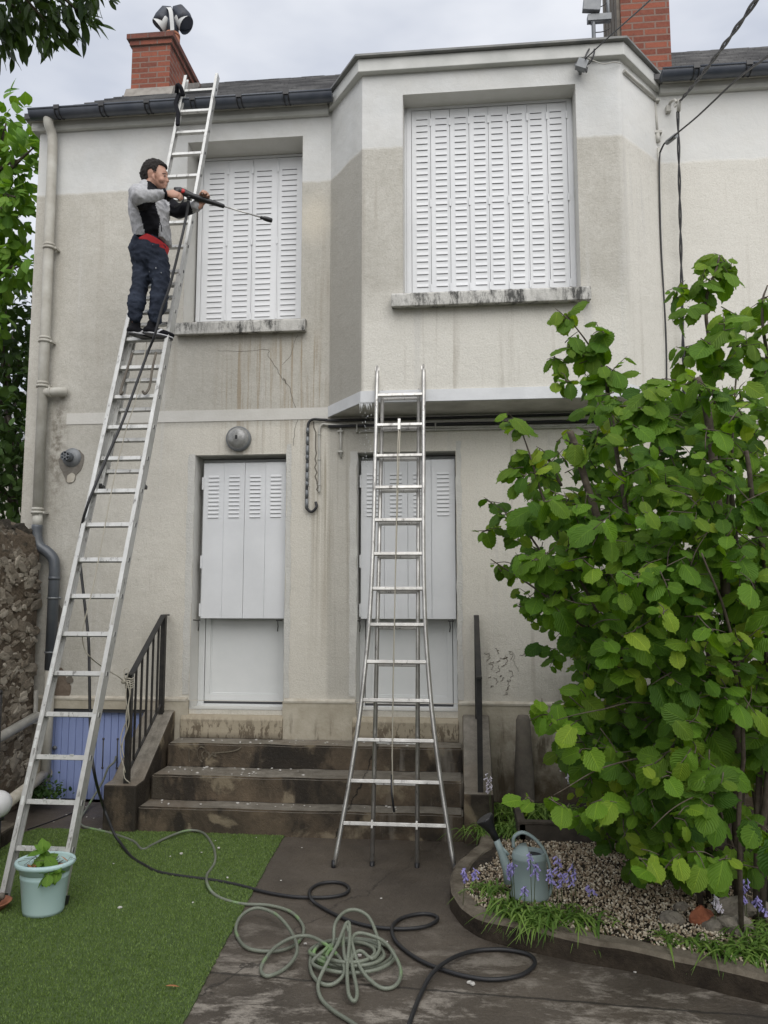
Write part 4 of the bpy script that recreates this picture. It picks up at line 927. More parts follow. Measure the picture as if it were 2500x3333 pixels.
# ladder leaning on the bay
B0 = Vector((-.4696, -1.4576, 0)); BD_ = Vector((-.005, .2515, 1)).normalized(); BA = .28545; BS = .2873
bn = Vector((1, 0, 0)).cross(BD_).normalized(); bn = -bn if bn.y > 0 else bn
def bp(s, side=0.0, out=0.0): return B0+BD_*s+Vector((side, 0, 0))+bn*out
WD = [.716, .625, .549, .484, .439, .401, .382, .372, .369, .371, .372, .369, .373]
ld2 = empty('flared_ladder', B0, 'bare aluminium ladder with splayed feet leaning against the bay', 'ladder')
def hw(s):
    f = (s-BS)/BA
    if f < 0: return WD[0]/2+(WD[0]-WD[1])/2*(-f)*1.02
    i = min(int(f), 11); return (WD[i]+(WD[i+1]-WD[i])*(f-i))/2 if f < 12 else WD[12]/2
for sg in (-1, 1):
    g = MB(); ss = [i*.1 for i in range(0, 41)]
    g.tube([bp(s, sg*(hw(s)+.016)) for s in ss], .0175, 10, rb=.022, ref=(1, 0, 0)); 
    st_ = g.build('stile', M['alu2'], ld2)
    g = MB(); g.tube([bp(-.02, sg*(hw(0)+.018)), bp(.045, sg*(hw(0)+.016))], .019, 10, rb=.025, ref=(1, 0, 0)); g.build('rubber_foot', M['blackp'], ld2)
    g = MB(); g.rbox(bp(4.03, sg*(hw(4)+.014)), (.034, .03, .16), Matrix.Rotation(-.245, 3, 'X')); g.build('hook_fitting', M['alu2'], ld2)
    g = MB(); g.tube([bp(0.0, sg*.158, -.055), bp(4.06, sg*.158, -.055)], .0165, 10, rb=.022, ref=(1, 0, 0)); g.build('inner_stile', M['alu2'], ld2)
    g = MB(); g.tube([bp(-.02, sg*.158, -.055), bp(.04, sg*.158, -.055)], .018, 10, rb=.025, ref=(1, 0, 0)); g.build('rubber_foot', M['blackp'], ld2)
    g = MB(); g.rbox(bp(BS, sg*.158, .0), (.014, .05, .055), Matrix.Rotation(-.245, 3, 'X')); g.build('bracket', M['alu2'], ld2)
    g = MB(); g.rbox(bp(4.02, sg*.158, -.055), (.03, .05, .2), Matrix.Rotation(-.245, 3, 'X')); g.build('hook_fitting', M['alu2'], ld2)
for i in range(13):
    s = BS+BA*i; g = MB(); g.beam([bp(s, -hw(s)-.012), bp(s, hw(s)+.012)], .026, .031, BD_); g.build('rung', M['alu2'], ld2, bevel=.003)
    if i > 0: g = MB(); g.beam([bp(s-.012, -.16, -.055), bp(s-.012, .16, -.055)], .024, .028, BD_); g.build('inner_rung', M['alu2'], ld2, bevel=.003)
g = MB(); t_ = BS+BA*11
g.tube([bp(t_-.02, -.005, .03), bp(3.2, -.012, .03), bp(2.6, -.014, .03), bp(1.2, -.02, .035), bp(.75, -.02, .04), bp(.36, -.005, .04)], .0045, 6)
g.tube([bp(t_-.05, .005, .02), bp(3.0, -.004, .0), bp(2.0, -.022, -.03), bp(1.2, -.028, -.03), bp(.62, -.022, .0)], .0045, 6); g.build('pulley_rope', M['rope'], ld2)
g = MB(); g.rbox(bp(t_-.01, -.002, .025), (.022, .03, .10), Matrix.Rotation(-.245, 3, 'X')); g.build('pulley', M['alu2'], ld2)
g = MB(); g.tube([bp(.62, -.022, .03), bp(.5, -.02, .04), bp(.37, .0, .04)], .009, 6); g.build('rope_end', M['blackp'], ld2)

# ------------------------------------------------------------------ the man
MY = -1.14
def mp(x, y, Y=MY): return at(380+x*.3134, 500+y*.3134, Y=Y)
def remeshed(mb, name, voxel, smooth, parent, mats, matfn=None, disp=None, label=None):
    o = mb.build(name+'_tmp', M['skin'], parent)
    a = o.modifiers.new('r', 'REMESH'); a.mode = 'VOXEL'; a.voxel_size = voxel
    b = o.modifiers.new('s', 'SMOOTH'); b.iterations = smooth; b.factor = .5
    dg = bpy.context.evaluated_depsgraph_get(); dg.update(); ev = o.evaluated_get(dg); me = bpy.data.meshes.new_from_object(ev)
    bpy.data.objects.remove(o); me.name = name; me.materials.clear()
    for x in mats: me.materials.append(M[x])
    c0 = org(parent) if parent is not None else Vector((0, 0, 0))
    if disp:
        me.calc_normals_split() if hasattr(me, 'calc_normals_split') else None
        ns = [v.normal.copy() for v in me.vertices]
        for v, n in zip(me.vertices, ns): v.co += n*disp(v.co+c0, n)
    for p in me.polygons:
        p.use_smooth = True
        if matfn: p.material_index = matfn(p.center+c0, p.normal)
    n_ = bpy.data.objects.new(name, me); COL.objects.link(n_); n_.parent = parent; tag(n_, label); return n_
man = empty('person', lp(AS+14*AA, 0, 0), 'man in grey and black fleece on the tall ladder aiming a pressure washer lance', 'person')
px = .000817   # metres per photo-detail pixel at his distance
def hand(g, wrist, palm_dir, side_dir, nrm_dir, curl, sp=.0165, thumb=1, L=.088):
    """palm plus four bent fingers and a thumb; curl = list of bend angles"""
    pd, sd2, nd = [Vector(v).normalized() for v in (palm_dir, side_dir, nrm_dir)]
    g.tube([wrist-pd*.03, wrist+pd*.02, wrist+pd*.05, wrist+pd*.075], [.025, .028, .036, .033], 12, rb=[.020, .018, .017, .014], ref=sd2, rnd_ends=True)
    for k in range(4):
        b = wrist+pd*.070+sd2*((k-1.5)*sp); ln = [.036, .042, .039, .030][k]; r = [.0088, .0092, .0088, .0078][k]; a = 0; p = b; pts = [b-pd*.02, b]
        for c_ in curl:
            a += c_; p = p+(pd*math.cos(a)+nd*math.sin(a))*ln*[1, .72, .58][len(pts)-2]; pts.append(p)
        g.tube(pts, [r*1.05, r*1.05, r, r*.92, r*.8], 8, rnd_ends=True)
    b = wrist+pd*.022-sd2*thumb*.026; g.tube([b-pd*.005+sd2*thumb*.01, b+pd*.02-sd2*thumb*.012+nd*.008, b+pd*.045-sd2*thumb*.012+nd*.026, b+pd*.06-sd2*thumb*.004+nd*.038], [.0125, .0115, .0100, .0085], 8, rnd_ends=True)
# --- body: head, neck, trunk, limbs, hands as one surface
B = MB()
HY = -1.13
hc = mp(395, 205, HY)   # skull centre
B.sphere(hc, 1, 20, sc=(.100, .078, .100))
B.sphere(mp(372, 200, HY), 1, 16, sc=(.080, .074, .092))
B.tube([mp(440, 215, HY), mp(458, 265, HY), mp(478, 312, HY), mp(486, 330, HY)], [.066, .060, .042, .028], 14, rb=[.066, .058, .042, .030], rnd_ends=True)   # face wedge
B.tube([mp(400, 265, HY), mp(440, 305, HY), mp(478, 332, HY)], [.052, .046, .030], 12, rnd_ends=True)   # jaw
B.tube([mp(502, 195, HY), mp(500, 222, HY)], [.020, .018], 8, rb=[.042, .040], ref=(1, 0, 0), rnd_ends=True)  # brow
B.tube([mp(512, 235, HY), mp(522, 262, HY), mp(530, 288, HY), mp(516, 298, HY)], [.009, .011, .013, .010], 8, rnd_ends=True)  # nose
B.tube([mp(512, 318, HY), mp(514, 319, HY)], [.012, .011], 8, rb=[.020, .020], ref=(1, 0, 0), rnd_ends=True)
B.tube([mp(508, 331, HY), mp(511, 332, HY)], [.010, .010], 8, rb=[.018, .018], ref=(1, 0, 0), rnd_ends=True)
B.sphere(mp(493, 347, HY), .019, 10)
B.sphere(mp(468, 275, HY-.036), .024, 10); B.sphere(mp(468, 275, HY+.036), .024, 10)  # cheeks
for s_ in (-1, 1):
    B.tube([mp(382, 215, HY+s_*.078), mp(376, 232, HY+s_*.084), mp(384, 258, HY+s_*.080), mp(396, 276, HY+s_*.074)], [.012, .015, .012, .007], 8, rb=[.008]*4, ref=(1, 0, 0), rnd_ends=True)   # ears
B.tube([mp(300, 420, HY), mp(345, 345, HY), mp(385, 280, HY)], [.066, .060, .056], 14, rnd_ends=True)   # neck
B.tube([mp(330, 980, MY), mp(345, 860, MY), mp(320, 700, MY), mp(310, 560, MY), mp(300, 450, MY)], [.085, .08, .095, .10, .08], 16, rb=[.10, .10, .12, .13, .12], ref=(1, 0, 0), rnd_ends=True)
RSH, REL, RWR = mp(235, 425, MY-.19), mp(238, 458, MY-.40), mp(500, 415, MY-.30)
LSH, LEL, LWR = mp(400, 460, MY+.14), mp(650, 600, MY+.06), mp(852, 528, MY-.245+.125)
B.tube([RSH, REL], [.045, .040], 12, rnd_ends=True); B.tube([REL, RWR], [.040, .026], 12, rnd_ends=True)
B.tube([LSH, LEL], [.045, .038], 12, rnd_ends=True); B.tube([LEL, LWR], [.038, .026], 12, rnd_ends=True)
HIPL, KNL, ANL = mp(280, 1080, MY-.02), mp(218, 1430, MY-.06), mp(190, 1730, MY-.08)
HIPR, KNR, ANR = mp(400, 1080, MY-.02), mp(440, 1420, MY-.02), mp(400, 1745, MY-.04)
for a, b, c in ((HIPL, KNL, ANL), (HIPR, KNR, ANR)): B.tube([a, b, c], [.055, .040, .034], 12, rnd_ends=True)
hand(B, RWR+Vector((.015, 0, 0)), (1, .05, -.16), (0, -.2, -1), (.0, 1, -.05), [.5, .95, .9], thumb=1)
hand(B, LWR+Vector((.016, .0, .004)), (.62, -.05, .78), (.78, .25, -.55), (.0, -1, -.15), [.75, 1.0, .8], thumb=1)
remeshed(B, 'body', .0050, 3, man, ['skin'])
# --- hair
Hh = MB(); Hh.sphere(mp(388, 186, HY), 1, 20, sc=(.112, .088, .106)); Hh.sphere(mp(345, 215, HY), 1, 16, sc=(.082, .082, .098)); Hh.sphere(mp(430, 150, HY), 1, 14, sc=(.078, .07, .062)); Hh.sphere(mp(470, 158, HY), 1, 12, sc=(.045, .055, .038))
def hairdisp(p, n): return .008*mnoise.noise(p*38)+.006*mnoise.noise(p*90)
hr = remeshed(Hh, 'hair', .006, 2, man, ['hair'], disp=hairdisp)
# trim the hair to a short cut: pull everything in front of the hairline inside the head
hcw = hc; o0 = org(man)
for v in hr.data.vertices:
    p = v.co+o0; q = p-hcw; ux, uz = q.x/px, q.z/px     # detail pixels from the skull centre
    keep = uz > 52+max(0, ux-85)*.3 or (uz > -42 and ux < 52+(uz+35)*.28) or (ux < -48 and uz > -98+(ux+110)*.1)
    if (ux+10)**2+(uz+40)**2 < 34**2 or (ux > -30 and uz < -52): keep = False
    if not keep: v.co += (hcw-p)*.30
for s_ in (-1, 1):
    g = MB(); g.tube([mp(496, 231, HY+s_*.034), mp(503, 233, HY+s_*.034)], .0048, 8, rnd_ends=True); g.build('eye', M['blackp'], man)
    g = MB(); g.tube([mp(474, 205, HY+s_*.050), mp(498, 204, HY+s_*.040), mp(514, 214, HY+s_*.026)], [.0025, .0035, .0025], 8, rnd_ends=True); g.build('eyebrow', M['hair'], man)
# --- fleece jacket
J = MB(); RF = (1, 0, 0)
J.tube([mp(350, 858, MY), mp(360, 800, MY), mp(345, 700, MY), mp(335, 600, MY), mp(325, 510, MY), mp(315, 440, MY), mp(330, 385, MY)], [.140, .150, .158, .160, .150, .122, .075], 24, rb=[.165, .170, .178, .185, .190, .175, .080], ref=RF, rnd_ends=True)
J.tube([mp(465, 830, MY-.01), mp(508, 905, MY-.01)], [.070, .036], 14, rb=[.14, .12], ref=RF, rnd_ends=True)
J.tube([mp(300, 420, MY-.10), RSH, REL+Vector((0, .05, 0)), REL], [.085, .088, .078, .070], 16, rnd_ends=True)
J.tube([REL, REL.lerp(RWR, .35), REL.lerp(RWR, .7), RWR+Vector((-.01, 0, 0))], [.072, .064, .052, .042], 16, rnd_ends=True)
J.tube([mp(380, 450, MY+.08), LSH, LSH.lerp(LEL, .5), LEL], [.085, .080, .066, .060], 16, rnd_ends=True)
J.tube([LEL, LEL.lerp(LWR, .5), LWR+Vector((-.012, 0, -.006))], [.060, .052, .042], 16, rnd_ends=True)
J.tube([mp(300, 352, HY), mp(336, 372, HY), mp(368, 388, HY)], [.062, .070, .060], 16, rb=[.075, .080, .070], rnd_ends=True)
def jd(p, n): return .011*((1-abs(mnoise.noise(Vector((p.x*9+p.z*5, p.y*10, p.z*17)))))**3-.55)+.003*mnoise.noise(Vector((p.x*30, p.y*30, p.z*48)))
def jm(p, n):
    q = p-CAM; z = q.dot(FW); X = (1250+FPX*q.dot(RT)/z-380)/.3134; Yp = (1666.5-FPX*q.dot(UP)/z-500)/.3134
    if X > 548 and Yp < 668 and p.y > MY-.2: return 1 if X < 775+(Yp-560)*.3 else 0      # far sleeve: black with pale cuff
    if X > 500 and Yp < 480: return 1
    if Yp > 842-(abs(X-300)*.02) and X < 430: return 1                       # hem band at the back
    if p.y < MY+.05 and 505+max(0, 60-(X-150)*.4) < Yp and 175 < X:
        l = 205+(Yp-520)*.33 if Yp < 700 else 265+(Yp-700)*.2; r = (400+(Yp-520)*.28) if Yp < 700 else 450-(Yp-700)*.12
        if Yp < 560: l -= (560-Yp)*.9
        if l < X < r: return 1
    if Yp < 372 and X > 318: return 1
    return 0
remeshed(J, 'jacket', .009, 4, man, ['grey_fleece', 'black_fleece'], jm, jd)
g = MB(); g.tube([mp(440, 640, MY-.196), mp(442, 700, MY-.198), mp(462, 745, MY-.19), mp(468, 810, MY-.18)], .004, 6); g.rbox(mp(442, 690, MY-.202), (.010, .008, .03)); g.build('pocket_zip', M['blackp'], man)
for w_, d_, r_ in ((RWR, (RWR-REL).normalized(), .040), (LWR, (LWR-LEL).normalized(), .040)):
    g = MB(); g.tube([w_-d_*.016, w_+d_*.006], r_, 16); g.build('cuff', M['black_fleece'], man)
# --- red shirt tail
S = MB(); S.tube([mp(385, 950, MY), mp(368, 985, MY), mp(398, 915, MY)][1:], [.126, .122], 20, rb=[.148, .148], ref=RF, rnd_ends=False)
remeshed(S, 'red_shirt', .009, 3, man, ['red_cloth'])
# --- trousers
T = MB()
T.tube([mp(385, 948, MY), mp(358, 1000, MY), mp(335, 1060, MY), mp(325, 1110, MY)], [.120, .138, .152, .146], 22, rb=[.14, .15, .158, .15], ref=RF, rnd_ends=True)
T.tube([mp(262, 925, MY), mp(232, 1040, MY)], [.045, .068], 16, rb=[.13, .14], ref=RF, rnd_ends=True)
T.tube([mp(270, 1080, MY), mp(262, 1200, MY-.02), mp(252, 1320, MY-.04), mp(236, 1410, MY-.05), mp(202, 1550, MY-.08), mp(186, 1670, MY-.08), ANL+Vector((0, 0, .012))], [.092, .076, .067, .062, .070, .058, .050], 18, rb=[.11, .09, .078, .072, .072, .060, .054], ref=RF, rnd_ends=True)
T.tube([mp(410, 1080, MY-.01), mp(428, 1200, MY-.02), mp(448, 1320, MY-.02), mp(452, 1410, MY-.02), mp(432, 1550, MY-.04), mp(402, 1680, MY-.05), ANR+Vector((0, 0, .012))], [.102, .092, .080, .074, .070, .056, .050], 18, rb=[.115, .10, .088, .080, .072, .060, .054], ref=RF, rnd_ends=True)
def td(p, n):
    a = 1-abs(mnoise.noise(Vector((p.x*9+p.z*7, p.y*8, p.z*10-p.x*9)))); b = 1-abs(mnoise.noise(Vector((p.x*13-p.z*9+4, p.y*11, p.z*20+p.x*12))))
    return .012*(a**3-.5)+.009*(b**3-.5)
remeshed(T, 'trousers', .009, 3, man, ['trousers'], disp=td)
# --- shoes
def shoe(ank, d, up=(0, 0, 1)):
    d = Vector(d).normalized(); U = Vector(up); s2 = d.cross(U).normalized(); root = ank+Vector((0, 0, -.058))
    g = MB(); g.tube([root-d*.055+U*.0, root, root+d*.06, root+d*.12, root+d*.165], [.028, .036, .034, .026, .017], 14, rb=[.034, .038, .044, .046, .034], ref=(0, 0, 1), rnd_ends=True)
    g.tube([root-d*.015+U*.02, root-d*.005+U*.062], [.038, .040], 14, rb=[.036, .038], ref=d, rnd_ends=True)
    sh = remeshed(g, 'shoe', .006, 3, man, ['black_fleece', 'shoe_white'], lambda p, n: 1 if abs(((p-root).dot(d)-.04)-((p-root).z)*1.2) < .012 and abs(n.dot(s2)) > .35 else 0)
    g = MB(); out = []
    for a in range(20):
        t = 2*math.pi*a/20; L = .118; wd = .042+.006*math.cos(t); c_ = root+d*(.052+math.cos(t)*L)+s2*(math.sin(t)*wd); out.append(c_)
    k = len(out); vs = [p+Vector((0, 0, -.040)) for p in out]+[p+Vector((0, 0, -.020)) for p in out]
    g.add(vs, [tuple(reversed(range(k))), tuple(range(k, 2*k))]+[(i, (i+1) % k, k+(i+1) % k, k+i) for i in range(k)]); sl_ = g.build('shoe_sole', M['blackp'], sh, bevel=.004)
    g = MB(); vs = [root+d*(.052+(p-root-d*.052).dot(d)*1.015)+s2*((p-root).dot(s2)*1.03)+Vector((0, 0, h)) for h in (-.026, -.019) for p in out]
    g.add(vs, [tuple(reversed(range(k))), tuple(range(k, 2*k))]+[(i, (i+1) % k, k+(i+1) % k, k+i) for i in range(k)]); g.build('sole_edge', M['shoe_white'], sh)
zr = lp(AS+14*AA).z+.055
def ankle(p): return Vector((p.x, p.y, zr+.058))
shoe(Vector((ANL.x-.0, lp(AS+14*AA).y-.085, zr+.045)), (.72, .70, -.05)); shoe(Vector((ANR.x-.02, lp(AS+14*AA).y-.075, zr+.045)), (.78, .62, -.05))

# ------------------------------------------------------------------ pressure washer lance
GY = MY-.24
def gp(x, y, Y): return at(380+x*.3134, 500+y*.3134, Y=Y)
gun = empty('pressure_washer_lance', gp(720, 430, GY), 'black pressure washer gun with a steel lance held by the man', 'pressure washer gun')
def gl(x):   # depth along the gun, slanting towards the wall
    return GY+(x-610)/1000*.34
g = MB(); g.tube([gp(605, 362, gl(605)), gp(650, 378, gl(650)), gp(700, 404, gl(700)), gp(760, 430, gl(760))], [.012, .026, .031, .026], 14, rb=[.012, .018, .020, .020], ref=(0, 1, 0) if False else (0, 0, 1), rnd_ends=True)
g.tube([gp(640, 385, gl(640)), gp(600, 415, gl(600)), gp(560, 450, gl(560)), gp(535, 480, gl(535))], [.024, .020, .019, .017], 12, rnd_ends=True)
g.tube([gp(740, 424, gl(740)), gp(860, 466, gl(860)), gp(960, 498, gl(960)), gp(1050, 526, gl(1050)), gp(1105, 545, gl(1105))], [.022, .024, .021, .019, .017], 14, rnd_ends=True)
g.build('grip_body', M['blackp'], gun)
g = MB(); g.tube(spline([gp(640, 400, gl(640)), gp(688, 440, gl(690)), gp(690, 490, gl(690)), gp(660, 520, gl(660)), gp(600, 555, gl(600))], 5), .0065, 8); g.build('trigger_guard', M['blackp'], gun)
g = MB(); g.tube(spline([gp(668, 420, gl(668)), gp(662, 455, gl(662)), gp(640, 485, gl(640))], 4), .007, 8); g.build('trigger', M['blackp'], gun)
c_ = gp(695, 400, gl(695)); g = MB(); g.lathe((c_.x, c_.y-.019, c_.z), [(0, .006), (.017, .005), (.0185, 0)], 18, axis=(0, -1, 0)); g.build('red_badge', M['redp'], gun)
g = MB(); g.tube([gp(745, 440, gl(745)), gp(748, 480, gl(745))], .014, 10); g.tube([gp(748, 452, gl(745)), gp(748, 462, gl(745))], .019, 10); g.build('hose_coupling', M['blackp'], gun)
g = MB(); g.tube([gp(1100, 543, gl(1100)), gp(1505, 664, gl(1505))], .0062, 10); g.build('steel_tube', M['alu2'], gun)
g = MB(); g.tube([gp(1492, 660, gl(1492)), gp(1520, 668, gl(1520)), gp(1528, 671, gl(1528)), gp(1560, 680, gl(1560)), gp(1605, 694, gl(1605)), gp(1615, 697, gl(1615))], [.011, .013, .017, .020, .019, .015], 12); g.build('nozzle', M['blackp'], gun)
#@@PLANTS
# ------------------------------------------------------------------ hoses
def S7(pts): return pts
def ground_pts(pts, z=.014): return [at(a, b, Z=z+(c[0] if c else 0)) for a, b, *c in pts]
def ly(z, off): return A0.y+.299*z+.03+off
def lad_pt(x, y, off):   # a point just in front of / behind the ladder
    p = at(x, y, Y=-1.5)
    for _ in range(6): p = at(x, y, Y=ly(p.z, off))
    return p
bl = [gp(748, 484, gl(745)), gp(742, 540, gl(745)+.01), gp(715, 690, gl(745)+.02)]
p1 = at(570, 860, Y=-1.32); bl += [at(590, 780, Y=-1.36), at(553, 930, Y=-1.36), at(525, 1010, Y=-1.36), at(504, 1090, Y=-1.36)]
bl += [lad_pt(482, 1145, -.16), lad_pt(440, 1260, -.13), lad_pt(400, 1370, -.12), lad_pt(352, 1480, -.12), lad_pt(309, 1582, -.12), lad_pt(283, 1650, -.10), lad_pt(266, 1712, -.02), lad_pt(259, 1775, .09), lad_pt(263, 1850, .14), lad_pt(275, 1960, .14), lad_pt(288, 2080, .14), lad_pt(291, 2200, .16), lad_pt(293, 2330, .2), lad_pt(298, 2450, .2), lad_pt(312, 2540, .3)]
bl += [at(335, 2620, Y=-1.05), at(369, 2708, Y=-1.15)]+ground_pts([(395, 2748, .02), (429, 2790), (472, 2817), (515, 2838), (600, 2853), (700, 2866), (780, 2882), (860, 2903), (940, 2917), (1005, 2921), (1070, 2920), (1121, 2910), (1136, 2893), (1120, 2877), (1085, 2871), (1040, 2877), (1010, 2896), (1010, 2922, .02), (1034, 2945), (1106, 2984), (1170, 3007), (1240, 3020), (1323, 3023), (1390, 3014), (1424, 2993), (1412, 2979), (1374, 2974), (1320, 2984), (1286, 3003), (1276, 3030, .02), (1294, 3071), (1366, 3125), (1468, 3165), (1560, 3185), (1630, 3187), (1700, 3172), (1740, 3140), (1730, 3112), (1685, 3097), (1620, 3090), (1540, 3096), (1468, 3121, .02), (1410, 3165, .02), (1375, 3225), (1340, 3310), (1300, 3440), (1270, 3600)])
g = MB(); g.tube(spline(bl, 6), .0105, 10); g.build('pressure_hose', M['rubber'], label='black pressure hose running from the lance down the ladder and looping over the concrete', cat='hose')
gr = [at(378, 2462, Y=.012), at(372, 2480, Y=-.03), at(352, 2500, Y=-.07), at(336, 2540, Y=-.10), at(318, 2572, Y=-.14), at(296, 2608, Y=-.2)]
gr += ground_pts([(272, 2648), (258, 2672), (272, 2690), (320, 2702), (361, 2712), (412, 2729), (440, 2742), (458, 2762), (475, 2762), (494, 2751), (558, 2720, .02), (614, 2703, .02), (661, 2711, .01), (691, 2749), (701, 2785), (696, 2815), (674, 2848), (677, 2883, .02), (708, 2918), (781, 2941), (875, 2947), (947, 2969), (985, 3011), (983, 3050), (947, 3083), (880, 3097), (802, 3084), (768, 3033), (783, 2984, .02), (831, 2956, .04), (889, 2971, .04), (933, 3011, .04), (964, 3069, .04), (962, 3112, .02), (925, 3155), (868, 3177), (850, 3148), (889, 3090, .03), (947, 3054, .05), (1005, 3047, .05), (1063, 3076, .05), (1110, 3125, .04), (1120, 3170, .02), (1080, 3205), (1035, 3195), (1010, 3150)])
cx, cy = 1142, 3105
for k, (rx, ry, ox, oy, z) in enumerate(((130, 50, 5, 0, .0), (112, 44, -8, -4, .018), (96, 36, 12, 3, .03), (140, 56, 2, 6, .012), (82, 34, -4, -6, .045))):
    for a in range(10):
        t = math.pi+2*math.pi*a/10+.2; gr.append(at(cx+ox+math.cos(t)*rx, cy+oy+math.sin(t)*ry, Z=.014+z))
gr += ground_pts([(1085, 3070, .06), (1090, 3010, .12), (1120, 2970, .14), (1160, 2962, .14), (1200, 2985, .12), (1225, 3040, .08), (1235, 3090, .05), (1210, 3120, .05), (1170, 3095, .06), (1130, 3130, .05)])
gr += ground_pts([(1118, 3080, .08), (1120, 3020, .12), (1136, 3004, .13), (1138, 3060, .10), (1130, 3150, .04), (1135, 3235, .02), (1155, 3258, .01), (1162, 3225, .02), (1148, 3150, .04), (1142, 3080, .07), (1155, 3042, .09), (1190, 3040, .09), (1250, 3065, .07), (1290, 3120, .05), (1305, 3170, .02), (1285, 3210), (1240, 3215), (1190, 3175, .02), (1160, 3120, .05), (1140, 3050, .10), (1125, 3015, .13), (1100, 3070, .10), (1062, 3140, .05), (1036, 3200, .01), (1045, 3250), (1085, 3290), (1140, 3325), (1230, 3390), (1330, 3480)])
g = MB(); g.tube(spline(gr, 6), .0095, 10); g.build('garden_hose', M['hose'], label='tangled pale green garden hose heaped on the concrete in front of the flared ladder', cat='hose')
g = MB(); g.tube(spline(ground_pts([(275, 2635), (240, 2645), (190, 2665), (120, 2690), (90, 2700)], .006), 4), .005, 6); g.build('thin_cable', M['black_cable'], label='thin black cable on the ground in front of the blue cellar door', cat='cable')
# ropes
HP = Vector((-2.70, -.82, 1.19))
g = MB(); a = lad_pt(438, 1120, -.05)
rp = [lp(4.1, .02, .03), lad_pt(445, 1290, -.04), lad_pt(410, 1400, -.05), lad_pt(371, 1560, -.05), lad_pt(338, 1730, -.05), lad_pt(305, 1900, -.05), lad_pt(283, 1990, -.04), lad_pt(268, 2060, .02), lad_pt(275, 2110, .1), lad_pt(300, 2145, .2)]
g.tube(spline(rp+[at(345, 2178, Y=-1.1), at(385, 2202, Y=-.95), HP+Vector((-.03, -.03, 0))], 5), .0045, 6)
for k in range(5): g.tube([HP+Vector((math.cos(t)*.03, math.sin(t)*.03, .02-.018*k+.004*math.sin(3*t))) for t in [2*math.pi*i/14 for i in range(15)]], .0055, 6)
g.sphere(HP+Vector((-.035, -.035, 0)), .022, 8); g.tube(spline([HP+Vector((-.02, -.04, .02)), HP+Vector((-.03, -.04, .09)), HP+Vector((.005, -.04, .10)), HP+Vector((0, -.04, .03))], 4), .004, 6)
for dx, ph in ((0, 0), (.012, 1.2), (-.01, 2.5)):
    pts = [HP+Vector((dx+.012*math.sin(i*.8+ph)+.02*math.sin(i*.35), -.045-.008*math.cos(i*.8+ph), -.04*i)) for i in range(int(19-ph*2))]; g.tube(spline(pts, 2), .0045, 6)
pts = [HP+Vector((.0, -.05, -.68)), HP+Vector((.01, -.05, -.76)), HP+Vector((.05, -.04, -.80))]; g.tube(spline(pts, 3), .0045, 6)
g.build('tie_rope', M['rope'], label='frayed pale rope tying the tall ladder to the handrail post', cat='rope')

# ------------------------------------------------------------------ planted bed
KB = [(.145, -.84), (.13, -1.15), (.05, -1.40), (-.04, -1.62), (-.075, -1.92), (-.05, -2.20), (.10, -2.48), (.45, -2.66), (.90, -2.82), (1.41, -3.05), (2.1, -3.38), (3.2, -3.95)]
sp_ = spline([Vector((a, b, 0)) for a, b in KB], 5)
def strip(pts, w0, w1, z0, z1, name, mat, amt=.008, **tg):
    g = MB(); vs = []; prof = [(w0, z0), (w0, z1-.02), (w0+.02, z1), (w1-.012, z1), (w1, z1-.012), (w1, z0)]
    for i, p in enumerate(pts):
        t = (pts[min(i+1, len(pts)-1)]-pts[max(i-1, 0)]).normalized(); n = Vector((-t.y, t.x, 0))
        for (a, h) in prof:
            q = p+n*a+Vector((0, 0, h)); q += mnoise.noise_vector(q*6)*amt; vs.append(q)
    k = len(prof); g.add(vs, [(i*k+j, (i+1)*k+j, (i+1)*k+j+1, i*k+j+1) for i in range(len(pts)-1) for j in range(k-1)]); g.add(vs[:k], [tuple(range(k))])
    return g.build(name, M[mat], **tg)
dense = spline([p for p in sp_[::2]], 5)
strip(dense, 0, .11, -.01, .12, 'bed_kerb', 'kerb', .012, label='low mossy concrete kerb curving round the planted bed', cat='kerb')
bed = [(p.x+.03, p.y+.04) for p in sp_]+[(6, -3.9), (6, -.03), (.26, -.03), (.26, -.84)]
bm = bmesh.new(); vs = [bm.verts.new((a, b, .105)) for a, b in bed]; bm.faces.new(vs); bmesh.ops.triangulate(bm, faces=bm.faces)
bmesh.ops.subdivide_edges(bm, edges=bm.edges, cuts=6, use_grid_fill=True)
for v in bm.verts: v.co.z += .02*mnoise.noise(v.co*3)
me = bpy.data.meshes.new('soil'); bm.to_mesh(me); bm.free(); me.materials.append(M['soil']); o = bpy.data.objects.new('soil', me); COL.objects.link(o); tag(o, kind='structure')
def in_bed(x, y): return inpoly(x, y, bed)
